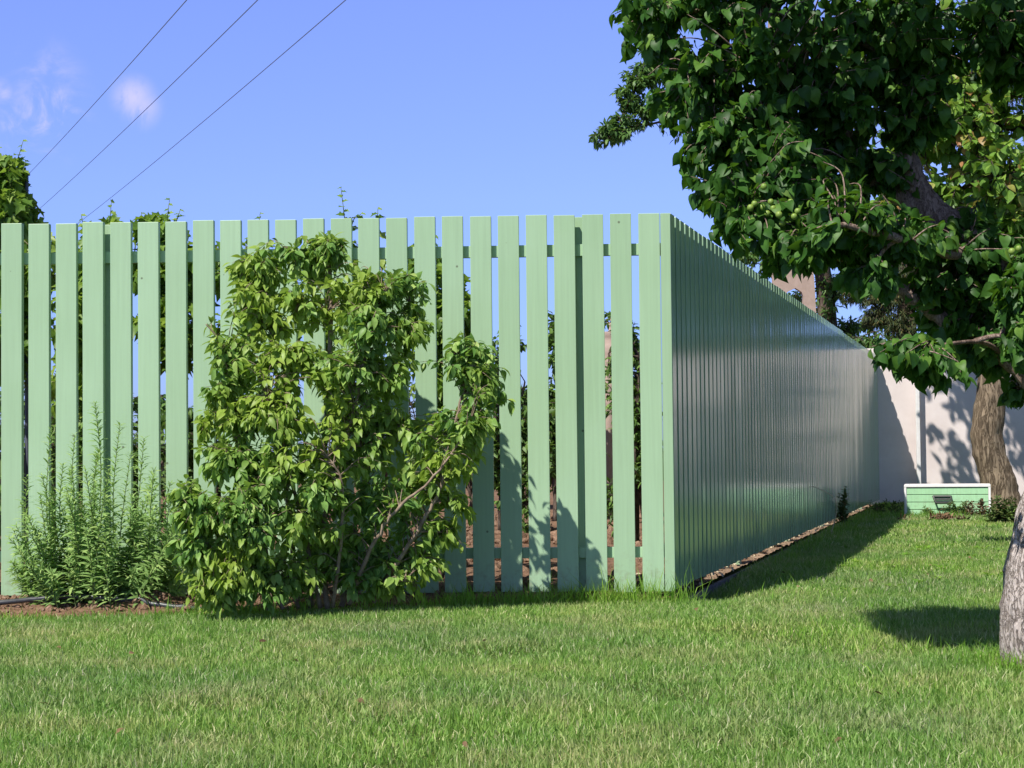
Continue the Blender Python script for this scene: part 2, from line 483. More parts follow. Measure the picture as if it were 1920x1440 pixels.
def lawn_z(x, y):
    d = strip(x, y); s = (x - CX) * SD.x + (y - CY) * SD.y
    dip = 0
    if x > CX - .1 and -.3 < d < .5 and s > -.2:
        dip = .055 * min(1, max(0, (.5 - d) / .35)) * min(1, max(0, (s + .1) / .3)) * min(1, max(.12, (2.6 - s) / 1.8))
    return 0.010 * noise.noise(Vector((x * .9, y * .9, 0))) - dip


xs = [-600, -80, -20] + list(np.linspace(-9, .6, 40)) + list(np.arange(.7, 6, .08)) + list(np.linspace(6.1, 14, 30)) + [20, 80, 600]
ys = [-60, -5] + list(np.linspace(0, 9.4, 32)) + list(np.arange(9.5, 20, .1)) + list(np.linspace(20.2, 30, 35)) + [45, 90, 250, 900]
tag(grid_sheet('lawn_ground', xs, ys, lambda x, y: lawn_z(x, y) - (.03 if y > 30 or abs(x) > 15 else 0), M['lawn_base']), kind='structure')


def soil_z(x, y):
    d = y - lawn_edge(x)
    base = 0.0 if d < .0 else min(d * .12, .035)
    k = 1.0 if y < 13 else .5
    n = noise.fractal(Vector((x * 9, y * 9, 1.3)), 1.0, 2.0, 4) * .020 * k + noise.noise(Vector((x * 2.3, y * 2.3, 4))) * .015
    # small heap by the hose
    h = .075 * math.exp(-(((x + 1.95) / .16) ** 2 + ((y - 9.36) / .10) ** 2))
    edge = min(1, max(0, (d + .08) / .12))
    return -.03 + (.03 + .02 + base + n + h) * edge


xs = np.concatenate([np.arange(-9, -4, .2), np.arange(-4, 1.2, .022)])
ys = np.concatenate([np.arange(8.98, 10.3, .022), np.arange(10.3, 12.2, .06)])
tag(grid_sheet('soil_bed', xs, ys, soil_z, M['soil'], keep=lambda x, y: strip(x, y) < -.02 and y > lawn_edge(x) - .1), kind='structure')
xs = np.arange(-14, 6, .25); ys = np.arange(12.1, 44, .25)
tag(grid_sheet('garden_soil', xs, ys, lambda x, y: .03 + .05 * noise.noise(Vector((x * 1.4, y * 1.4, 3))) + .02 * noise.noise(Vector((x * 5, y * 5, 3))), M['soil'],
               keep=lambda x, y: strip(x, y) < -.15), kind='structure')
# inner soil strip seen below the raised side fence
def inner_z(s, t):
    return .004 + .012 * noise.noise(Vector((s * 5, t * 9, 2))) + .010 * noise.noise(Vector((s * 19, t * 19, 2)))
V = []; ss = np.arange(0.05, 15.6, .05); tt = np.linspace(-1.2, -.03, 26)
for s in ss:
    for t in tt:
        p = C0 + SD * float(s) + SN * float(t); V.append((p.x, p.y, inner_z(s, t) + (.012 if t > -.9 else -.01)))
n2 = len(tt)
Q = [(i * n2 + j, i * n2 + j + 1, (i + 1) * n2 + j + 1, (i + 1) * n2 + j) for i in range(len(ss) - 1) for j in range(n2 - 1)]
M['litter'] = soil_mat('litter_earth', (.16, .10, .06), (.36, .25, .17), (.60, .48, .36))
tag(mesh_np('litter_strip', V, [np.array(Q)[:, ::-1]], M['litter']), kind='structure')
# clods of earth
rng = np.random.default_rng(5)
def clods(name, pts, sizes, mat):
    t = (1 + 5 ** .5) / 2
    I = np.array([(-1, t, 0), (1, t, 0), (-1, -t, 0), (1, -t, 0), (0, -1, t), (0, 1, t), (0, -1, -t), (0, 1, -t), (t, 0, -1), (t, 0, 1), (-t, 0, -1), (-t, 0, 1)]) / 1.9
    Fc = np.array([(0, 11, 5), (0, 5, 1), (0, 1, 7), (0, 7, 10), (0, 10, 11), (1, 5, 9), (5, 11, 4), (11, 10, 2), (10, 7, 6), (7, 1, 8), (3, 9, 4), (3, 4, 2), (3, 2, 6), (3, 6, 8), (3, 8, 9), (4, 9, 5), (2, 4, 11), (6, 2, 10), (8, 6, 7), (9, 8, 1)])
    n = len(pts); V = I[None] * (1 + .5 * (rng.random((n, 12, 1)) - .5)) * sizes[:, None, None] * (0.6 + .8 * rng.random((n, 1, 3))) + pts[:, None]
    P = (Fc[None] + (np.arange(n) * 12)[:, None, None]).reshape(-1, 3)
    return tag(mesh_np(name, V.reshape(-1, 3), [P], mat, None, False), kind='stuff')
pts = []; sz = []
while len(pts) < 2600:
    x = rng.uniform(-3.6, .9); y = rng.uniform(9.02, 10.25)
    if y < lawn_edge(x) + .0 or strip(x, y) > -.03: continue
    s = .006 + .016 * rng.random() ** 3
    if abs(x + 1.95) < .3 and abs(y - 9.36) < .15: s *= 1.2
    pts.append((x, y, soil_z(x, y) + s * .2)); sz.append(s)
clods('soil_clods', np.array(pts), np.array(sz), M['clod'])
pts = []; sz = []
for i in range(1500):
    x = rng.uniform(-4, 5); y = rng.uniform(10.3, 22)
    if strip(x, y) > -.1: continue
    pts.append((x, y, .05)); sz.append(.02 + .05 * rng.random() ** 2)
clods('garden_clods', np.array(pts), np.array(sz), M['clod'])

# ------------------------------------------------------------------ fences
def picket(p, along, out, zb, zt, mat, root, SW=SW):
    """p = middle of the outer face at z = 0"""
    b = MB(); c = p - out * (ST / 2); c.z = (zb + zt) / 2
    b.box(c, (SW / 2, ST / 2, (zt - zb) / 2), (along, out, Vector((0, 0, 1))))
    return b.build('picket', mat, root, bevel=.0025)


def rail(p0, p1, out, z, back, h, t, mat, root):
    b = MB(); d = (p1 - p0); L = d.length; d.normalize()
    c = (p0 + p1) / 2 - out * (back + t / 2); c.z = z
    b.box(c, (L / 2, t / 2, h / 2), (d, out, Vector((0, 0, 1))))
    return b.build('rail', mat, root, bevel=.002)


def post(p, along, out, back, w, t, z0, z1, mat, root):
    b = MB(); c = p - out * (back + t / 2); c.z = (z0 + z1) / 2
    b.box(c, (w / 2, t / 2, (z1 - z0) / 2), (along, out, Vector((0, 0, 1))))
    return b.build('post', mat, root, bevel=.002)


rnd = random.Random(3)
OFF = .17877
ff = tag(empty('picket_fence', (CX - 1.8, front_y(CX - 1.8), 0)), 'sunlit pale green fence of broad upright boards behind the shrub, facing the lawn', 'fence')
NF = 31
for k in range(NF):
    c = C0 + FD * (OFF + k * PIT - SW / 2 + rnd.uniform(-.002, .002))
    picket(c + FN * rnd.uniform(-.0015, .0015), FD, FN, ZB + rnd.uniform(-.004, .004), ZT + rnd.uniform(-.003, .003), M['paint'], ff)
e0 = C0 + FD * .03; e1 = C0 + FD * (OFF + NF * PIT)
rail(e0, e1, FN, ZT - .195, ST + .001, .066, .035, M['paint'], ff)
rail(e0, e1, FN, ZB + .215, ST + .001, .060, .035, M['paint'], ff)
for k in (3, 20, 30):                                            # posts show in the gaps behind these boards
    post(C0 + FD * (OFF + (k - 1) * PIT - SW / 2 + .077), FD, FN, ST + .037, .09, .09, -.1, ZT - .004, M['paint'], ff)
# narrow corner board closing the front run
cb = MB(); c = C0 + FD * .0275 - FN * .02; c.z = (ZB + ZT) / 2
cb.box(c, (.0275, .020, (ZT - ZB) / 2), (FD, FN, Vector((0, 0, 1)))); cb.build('corner_board', M['paint'], ff, bevel=.002)

sf = tag(empty('side_fence', C0 + SD * 5.4), 'long shaded run of glossy green boards receding from the corner', 'fence')
sf2 = tag(empty('side_fence', C0 + SD * 13.4), 'far end of the glossy green fence, between its joint and the white wall', 'fence')
NS1, NS2 = 69, 104
for i in range(NS2):
    root = sf if i < NS1 else sf2
    s = .012 + i * PIT + SW / 2
    p = C0 + SD * s + SN * rnd.uniform(-.001, .001)
    yaw = rnd.gauss(0, .007)
    al = (SD + SN * yaw).normalized(); ou = (SN - SD * yaw).normalized()
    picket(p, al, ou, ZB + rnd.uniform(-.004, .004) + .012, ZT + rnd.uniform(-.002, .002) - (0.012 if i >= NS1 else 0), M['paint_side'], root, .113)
for root, s0, s1 in ((sf, .05, NS1 * PIT), (sf2, NS1 * PIT, NS2 * PIT - .03)):
    for z, h in ((ZT - .195, .066), (ZB + .225, .06)):
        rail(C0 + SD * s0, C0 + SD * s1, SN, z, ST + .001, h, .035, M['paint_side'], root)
for root, s in ((sf, 3.0), (sf, 6.0), (sf, 9.0), (sf2, NS1 * PIT - .02 + .1), (sf2, 14.0)):
    post(C0 + SD * s, SD, SN, ST + .037, .09, .09, -.1, ZT - .02, M['paint'], root)
kb = MB()
L = 15.9
for i in range(8):
    s0, s1 = i * 2.0 + .07, min(i * 2.0 + 2.066, L); c = C0 + SD * ((s0 + s1) / 2) - SN * (-.012 if i % 2 else -.008); c.z = -.048
    kb.box(c, ((s1 - s0) / 2, .014, .052), (SD, SN, Vector((0, 0, 1))))
tag(kb.build('kerb_board', M['kerb'], bevel=.004), 'dark low edging board running along the ground below the side fence', 'edging')

# ------------------------------------------------------------------ white wall, post
wb = MB(); wb.box((12.1, WALL_Y + .1, 1.12), (7.0, .1, 1.13)); wall = wb.build('garden_wall', M['wall'], bevel=.01)
tag(wall, 'plain white plastered wall closing the garden behind the green chest', 'wall')
wp = MB(); x = at(1721, 800, WALL_Y - .12).x; wp.box((x, WALL_Y - .12, 1.0), (.026, .026, 1.05)); 
tag(wp.build('white_post', M['white'], bevel=.004), 'thin white upright post standing in front of the white wall', 'post')

# ------------------------------------------------------------------ hive box
def hive():
    Y = 21.0
    a = at(1708, 968, Y); b = at(1866, 966, Y)
    x0, x1 = a.x, b.x; z0, z1 = -.01, .375; D = .52
    root = tag(empty('beehive_box', ((x0 + x1) / 2, Y + D / 2, 0)), 'pale green wooden chest with white edges and an iron pull, against the wall', 'box')
    bd = MB()
    n = 4; h = (z1 - .03 - z0) / n
    for i in range(n):
        bd.box(((x0 + x1) / 2, Y + .02 + (.004 if i % 2 else 0), z0 + h * (i + .5)), ((x1 - x0) / 2 - .03, .018, h / 2 - .0035))
    bd.box(((x0 + x1) / 2, Y + D / 2 + .03, (z0 + z1 - .04) / 2), ((x1 - x0) / 2 - .025, D / 2 - .04, (z1 - .04 - z0) / 2))
    bd.build('body', M['hive'], root, bevel=.003)
    for x in (x0 + .014, x1 - .014):
        c = MB(); c.box((x, Y + .016, (z0 + z1) / 2 - .014), (.014, .022, (z1 - z0) / 2 - .016)); c.build('corner_trim', M['white'], root, bevel=.003)
    for x in (x0 + .014, x1 - .014):
        c = MB(); c.box((x, Y + .04 + (D - .04) / 2, (z0 + z1) / 2 - .014), (.0135, (D - .04) / 2 - .001, (z1 - z0) / 2 - .017)); c.build('side_board', M['white'], root, bevel=.003)
    t = MB(); zt = z1 - .014
    t.box(((x0 + x1) / 2, Y + .02, zt), ((x1 - x0) / 2, .028, .014))
    t.box(((x0 + x1) / 2, Y + D - .02, zt), ((x1 - x0) / 2, .028, .014))
    t.box((x0 + .03, Y + D / 2, zt), (.03, D / 2 - .0485, .0138)); t.box((x1 - .03, Y + D / 2, zt), (.03, D / 2 - .0485, .0138))
    t.build('rim', M['white'], root, bevel=.003)
    l = MB(); l.box(((x0 + x1) / 2, Y + D / 2, z1 - .03), ((x1 - x0) / 2 - .062, D / 2 - .05, .006)); l.build('lid', M['honeywood'], root)
    hd = MB(); xc = (at(1777, 938, Y)).x; zc = at(1777, 937, Y).z; w = .105
    hd.tube([(xc - w, Y, zc + .04), (xc + w * .92, Y, zc + .04)], .016, 6)
    hd.tube([(xc - w * .98, Y - .0, zc + .045), (xc - w * .72, Y - .055, zc - .035), (xc + w * 1.1, Y - .055, zc - .035), (xc + w * .95, Y, zc + .045)], [.013, .016, .016, .013], 6)
    hd.tube([(xc - w * .85, Y - .02, zc + .006), (xc + w * 1.0, Y - .02, zc + .006)], .011, 6)
    hd.build('handle', M['black'], root)
    root.rotation_euler = (0, 0, -math.atan2((x0 + x1) / 2, Y))


hive()

# ------------------------------------------------------------------ concrete pole with openings, wires
def concrete_pole():
    Y = 31.0
    def line(a, b, t): return a + (b - a) * t
    rows = [900, 700, 620, 590, 566, 548, 535, 524, 500, 460, 430, 400, 370, 330, 290, 262, 240, 200, 170, 140, 110, 60, 0, -80, -200]
    root = tag(empty('utility_pole', at(1488, 880, Y)), 'tapering concrete utility pole with rounded openings rising behind the side fence', 'pole')
    b = MB(); T = .14
    def edges(r):
        l = np.interp(r, [-200, 100, 330, 510, 600, 900], [1441, 1442, 1445, 1449, 1450, 1452])
        rr = np.interp(r, [-200, 100, 200, 330, 430, 510, 600, 900], [1452, 1460, 1470, 1488, 1510, 1526, 1531, 1545])
        return float(l), float(rr)
    holes = [(540, 700), (330, 470), (170, 262)]                 # rows of the rounded openings
    def hole(r):
        for a, c in holes:
            if a < r < c:
                l, rr = edges(r); w = (rr - l) * .20; m = (l + rr) / 2 + 1
                e = min(r - a, c - r); k = math.sqrt(max(0, 1 - (1 - min(1, e / (w * 1.0))) ** 2))
                return m - w * k, m + w * k
        return None
    R = np.unique(np.concatenate([np.array(rows, float)] + [np.linspace(a, c, 23) for a, c in holes]))
    vs = []; fs = []
    def quad(p):
        i = len(vs); vs.extend([list(q) for q in p]); fs.append((i, i + 1, i + 2, i + 3))
    for r0, r1 in zip(R[:-1], R[1:]):
        mid = (r0 + r1) / 2
        l0, q0 = edges(r0); l1, q1 = edges(r1)
        inh = any(a <= r0 and r1 <= c for a, c in holes)
        h0 = hole(r0) or ((l0 + q0) / 2 + 3,) * 2; h1 = hole(r1) or ((l1 + q1) / 2 + 3,) * 2
        spans = [((l0, h0[0]), (l1, h1[0])), ((h0[1], q0), (h1[1], q1))] if inh else [((l0, q0), (l1, q1))]
        for (a0, b0), (a1, b1) in spans:
            A0, B0, A1, B1 = at(a0, r0, Y), at(b0, r0, Y), at(a1, r1, Y), at(b1, r1, Y)
            dy = Vector((0, T, 0))
            quad((A1, B1, B0, A0)); quad((A0 + dy, B0 + dy, B1 + dy, A1 + dy))
            quad((A0, A0 + dy, A1 + dy, A1)); quad((B1, B1 + dy, B0 + dy, B0))
    b.add(vs, fs); b.build('mast', M['concrete'], root)
    c = MB(); p = at(1446, -180, Y); c.box((p.x, Y + .07, p.z), (.9, .05, .06)); c.build('cross_arm', M['concrete'], root)
    return root


concrete_pole()
WIRES = [((350, 0), (35, 345), 'topmost'), ((483, 0), (70, 395), 'middle'), ((648, 0), (155, 412), 'lowest')]
for (a, b, w) in WIRES:
    A, B = at(*a, 26.0), at(*b, 60.0)
    d = B - A; pts = []
    for i in range(41):
        t = -.75 + 2.1 * i / 40
        p = A + d * t; p.z += 0.25 * (t * (t - 1)); pts.append(p)
    mb = MB(); mb.tube(pts, .0075, 5)
    tag(mb.build('power_line', M['wire']), {'topmost': 'thin dark overhead wire, the leftmost of three crossing the sky',
        'middle': 'thin dark overhead wire, between the two others crossing the sky',
        'lowest': 'thin dark overhead wire, nearest the fence top of three crossing the sky'}[w], 'wire', 'overhead wires')

# ------------------------------------------------------------------ plants: generic growth
def resample(path, radii, step=.06):
    P = []; Rr = []
    for (a, b, r0, r1) in zip(path[:-1], path[1:], radii[:-1], radii[1:]):
        n = max(1, int((b - a).length / step))
        for i in range(n):
            t = i / n; P.append(a.lerp(b, t)); Rr.append(r0 + (r1 - r0) * t)
    P.append(path[-1]); Rr.append(radii[-1])
    return P, Rr


def smooth_path(path, radii, n=10, wob=.0, rg=None):
    """Catmull-Rom through the points"""
    p = [Vector(q) for q in path]; out = []; rr = []
    for i in range(len(p) - 1):
        p0, p1, p2, p3 = p[max(i - 1, 0)], p[i], p[i + 1], p[min(i + 2, len(p) - 1)]
        for k in range(n):
            t = k / n
            q = .5 * ((2 * p1) + (-p0 + p2) * t + (2 * p0 - 5 * p1 + 4 * p2 - p3) * t * t + (-p0 + 3 * p1 - 3 * p2 + p3) * t ** 3)
            if rg is not None and wob: q = q + Vector(rg.normal(0, wob, 3))
            out.append(q); rr.append(radii[i] + (radii[i + 1] - radii[i]) * t)
    out.append(p[-1]); rr.append(radii[-1])
    return out, rr


def plant(root, wood, lobes, mats, rg, leaf, twig_r=.004, leaves_per=9, shape='ovate', droop=.25, down=.55, spread=.8, start=.3,
          limb_r=.014, crown='crown', branch='branch', limb_gap=.0, tri=5, tipup=.12, shell=.35, extra_limbs=True, upn=.9):
    """wood: list of (points, radii) that are already built elsewhere; lobes: (centre, (rx, ry, rz), twigs)
    grows limbs to the lobes, twigs inside them and leaves on the twigs -> one branch mesh and one crown mesh"""
    sk = np.array([list(p) for pts, _ in wood for p in pts]); mb = MB()
    P = []; D = []; N = []; LL = []
    for (c, r, n) in lobes:
        c = Vector(c)
        if extra_limbs:
            d = np.linalg.norm(sk - np.array(c), axis=1) + .8 * np.maximum(0, sk[:, 2] - c.z)
            s = Vector(sk[int(np.argmin(d))])
            if (c - s).length > .12:
                mid = s.lerp(c, .5) + Vector(rg.normal(0, .05, 3)) * (c - s).length + Vector((0, 0, .06 * (c - s).length))
                pts, rr = smooth_path([s, mid, c], [limb_r, limb_r * .75, limb_r * .45], 7)
                mb.tube(pts, rr, tri); sk = np.vstack([sk, [list(p) for p in pts]])
        for _ in range(n):
            v = rg.normal(0, 1, 3); v /= np.linalg.norm(v); v *= (shell + (1 - shell) * rg.random()) ** .6
            T = Vector((c.x + v[0] * r[0], c.y + v[1] * r[1], c.z + v[2] * r[2]))
            if T.z < .05: T.z = .05 + rg.random() * .1
            d = np.linalg.norm(sk - np.array(T), axis=1) + .6 * np.maximum(0, sk[:, 2] - T.z + .05)
            k = np.argpartition(d, min(4, len(d) - 1))[:5]; S = Vector(sk[int(rg.choice(k))])
            ln = (T - S).length
            if ln < .04: continue
            if ln > .55: S = S.lerp(T, 1 - .55 / ln) if not extra_limbs else S
            mid = S.lerp(T, .55) + Vector(rg.normal(0, .07, 3)) * ln + Vector((0, 0, tipup * ln))
            pts, rr = smooth_path([S, mid, T], [twig_r * 1.5, twig_r, twig_r * .4], 5)
            mb.tube(pts, rr, 4, False)
            m_ = max(3, int(leaves_per * (.6 + .8 * rg.random())))
            for q in range(m_):
                t = start + (1 - start) * (q + rg.random()) / m_
                f = t * (len(pts) - 1); i = min(int(f), len(pts) - 2)
                p = pts[i].lerp(pts[i + 1], f - i); tg = (pts[i + 1] - pts[i]).normalized()
                side = Vector(rg.normal(0, 1, 3)); side -= tg * side.dot(tg); side.normalize()
                dd = tg * .55 + side * spread + Vector((0, 0, -down * (.4 + rg.random())))
                dd.normalize()
                nn = Vector((0, 0, upn)) + Vector(rg.normal(0, .38, 3)) + side * .2
                P.append(p + dd * .01); D.append(dd); N.append(nn); LL.append(leaf[0] + (leaf[1] - leaf[0]) * rg.random())
    LL = np.array(LL)
    if mb.v: mb.build(branch, mats[0], root, True)
    leaf_mesh(crown, np.array(P), np.array([list(d) for d in D]), np.array([list(d) for d in N]), LL, LL * leaf[2], shape, mats[1], root, droop, rg)
    return len(P)


def lobe(px, py, Y, rx, ry, rdepth, n):
    k = Y / F
    return (at(px, py, Y), (rx * k, rdepth, ry * k), n)


# ------------------------------------------------------------------ apricot tree in front (right edge)
def apricot():
    rg = np.random.default_rng(21)
    Y = 6.9
    base = on_ground(1962, 1262); base.z = 0
    root = tag(empty('apricot_tree', base), 'leafy fruit tree with a thick grey trunk on the lawn and hanging dark green crown', 'tree')
    # trunk: rings with flare and fissured bark
    cen = [(1990, 1300, 6.75), (1964, 1230, 6.75), (1958, 1150, 6.75), (1962, 1060, 6.75), (1974, 980, 6.76), (1985, 900, 6.78), (1990, 820, 6.8), (1978, 740, 6.82), (1955, 660, 6.86), (1925, 590, 6.9)]
    rad = [.215, .190, .182, .184, .176, .152, .132, .125, .115, .10]
    pts, rr = smooth_path([at(c[0] + 15, c[1], c[2]) for c in cen], rad, 14)
    n = 72; V = []
    for i, (p, r) in enumerate(zip(pts, rr)):
        for j in range(n):
            w = 2 * math.pi * j / n; dx, dy = math.cos(w), math.sin(w)
            q = Vector((p.x * 0 + dx * 3.2, dy * 3.2, p.z * 2.6))
            h = noise.fractal(q * 1.6, 1.0, 2.1, 5) * .020 + abs(noise.noise(Vector((dx * 9, dy * 9, p.z * 5)))) * -.020 + noise.noise(Vector((dx * 1.2, dy * 1.2, p.z * 1.7))) * .022
            R = r + h
            V.append((p.x + dx * R, p.y + dy * R, p.z))
    Q = [(i * n + j, i * n + (j + 1) % n, (i + 1) * n + (j + 1) % n, (i + 1) * n + j) for i in range(len(pts) - 1) for j in range(n)]
    mesh_np('trunk', V, [np.array(Q)], M['bark_front'], root)
    limbs = [
        ([(1935, 600, 6.88), (1850, 480, 7.0), (1740, 392, 7.1), (1640, 335, 7.2), (1555, 295, 7.25), (1440, 240, 7.3), (1330, 160, 7.35)], [.085, .072, .06, .048, .036, .024, .012]),
        ([(1760, 405, 7.08), (1712, 330, 7.1), (1700, 230, 7.1), (1690, 110, 7.1), (1670, -60, 7.1)], [.055, .045, .04, .034, .024]),
        ([(1985, 760, 6.84), (1920, 695, 6.9), (1840, 640, 6.95), (1765, 598, 6.95), (1690, 545, 6.9), (1612, 502, 6.9), (1540, 470, 6.9)], [.06, .046, .037, .031, .026, .020, .010]),
        ([(1945, 600, 6.9), (1975, 430, 6.9), (1985, 250, 6.9), (1990, 60, 6.95), (1990, -120, 7.0)], [.08, .066, .055, .045, .03]),
        ([(1555, 295, 7.25), (1480, 310, 7.0), (1420, 370, 6.8), (1380, 420, 6.75)], [.032, .022, .016, .008]),
        ([(1850, 480, 7.0), (1760, 470, 6.7), (1660, 440, 6.5), (1560, 420, 6.4)], [.03, .024, .017, .008]),
        ([(1690, 110, 7.1), (1580, 60, 7.1), (1440, 30, 7.1), (1300, 20, 7.1), (1220, 30, 7.1)], [.03, .026, .02, .014, .008]),
        ([(1640, 335, 7.2), (1540, 200, 7.0), (1420, 130, 6.9)], [.03, .02, .01]),
    ]
    wood = []
    for cs, rs in limbs:
        p, r = smooth_path([at(*c) for c in cs], rs, 9, .004, rg)
        mb = MB(); mb.tube(p, r, 10); mb.build('limb', M['bark_limb'], root, True); wood.append((p, r))
    L = [lobe(1215, 45, 7.15, 75, 60, .30, 26), lobe(1290, 60, 7.1, 100, 80, .35, 34), lobe(1285, 165, 7.05, 85, 85, .35, 34), lobe(1340, 270, 7.0, 80, 75, .35, 34),
         lobe(1370, 355, 6.9, 85, 60, .30, 28), lobe(1420, 425, 6.8, 90, 62, .30, 30), lobe(1420, 120, 7.1, 110, 110, .45, 40), lobe(1450, 230, 7.0, 100, 100, .45, 40),
         lobe(1490, 330, 6.9, 110, 90, .4, 44), lobe(1570, 80, 7.1, 130, 110, .5, 46), lobe(1600, 190, 7.1, 95, 90, .45, 36), lobe(1570, 420, 6.7, 110, 75, .35, 40),
         lobe(1500, 462, 6.65, 75, 30, .28, 16), lobe(1478, 494, 6.6, 55, 16, .15, 8), lobe(1700, 70, 7.0, 130, 100, .5, 44), lobe(1720, 190, 7.0, 70, 70, .4, 24), lobe(1840, 50, 6.9, 120, 85, .5, 46), lobe(1890, 130, 6.95, 40, 40, .25, 9),
         lobe(1690, 450, 6.85, 100, 65, .35, 34), lobe(1790, 520, 7.0, 95, 75, .32, 34), lobe(1870, 490, 6.9, 70, 70, .35, 22), lobe(1790, 610, 7.0, 75, 55, .25, 18),
         lobe(1870, 600, 7.1, 65, 75, .25, 26), lobe(1690, 660, 6.45, 75, 40, .20, 15), lobe(1765, 690, 6.45, 70, 28, .2, 8), lobe(1850, 655, 7.0, 50, 40, .2, 10), lobe(1905, 730, 7.1, 22, 40, .12, 5), 
         lobe(1630, 520, 6.6, 60, 35, .22, 10), lobe(1600, 320, 7.2, 80, 60, .35, 22), lobe(1800, 420, 7.1, 70, 50, .3, 14),
         # above and to the right of the picture; the nearest added to shade the crown
         lobe(1330, -80, 7.1, 150, 70, .4, 30), lobe(1560, -110, 7.1, 170, 90, .5, 36), lobe(1820, -120, 7.0, 180, 90, .5, 36), lobe(2010, 60, 6.9, 110, 170, .6, 40), lobe(1400, -200, 6.35, 150, 90, .35, 34), lobe(1600, -240, 6.3, 150, 90, .35, 34), lobe(1800, -240, 6.2, 150, 90, .35, 30), lobe(1915, 640, 6.55, 26, 60, .12, 12), lobe(1900, 545, 6.6, 40, 50, .15, 14),
         lobe(2060, 330, 6.9, 100, 150, .6, 36), lobe(2050, 560, 6.8, 90, 120, .5, 30)]
    L = [(c, r, int(n * (2.0 if c.x > .95 else 1.7))) for c, r, n in L]
    plant(root, wood, L, (M['bark_limb'], M['l_apricot']), rg, (.028, .066, .88), .003, 13, 'heart', .45, 1.0, .8, .12, .012, upn=.5)
    # fruit
    for (x, y) in ((950, 905), (935, 928), (870, 920), (920, 865), (845, 893), (820, 915), (797, 890), (765, 873), (805, 800), (885, 955), (748, 890), (1868, 1077), (1897, 1065), (835, 865)):
        c = at(x / 2.2857 + 1080, y / 2.2857, (6.5 if (x, y) in ((950, 905), (935, 928), (870, 920)) else 6.62) if x < 1500 else 6.35); r = rg.uniform(.0115, .0135)
        V = []; ns, nr = 14, 9
        for i in range(nr + 1):
            th = math.pi * i / nr
            for j in range(ns):
                ph = 2 * math.pi * j / ns
                g = 1 - .10 * math.exp(-((ph - 1.0) / .35) ** 2)
                V.append((c.x + r * g * math.sin(th) * math.cos(ph), c.y + r * g * math.sin(th) * math.sin(ph), c.z + 1.06 * r * math.cos(th) * (1 - .12 * math.exp(-(th / .4) ** 2))))
        Q = np.array([(i * ns + j, (i + 1) * ns + j, (i + 1) * ns + (j + 1) % ns, i * ns + (j + 1) % ns) for i in range(nr) for j in range(ns)])
        mesh_np('fruit', V, [Q], M['fruit'], root)


apricot()

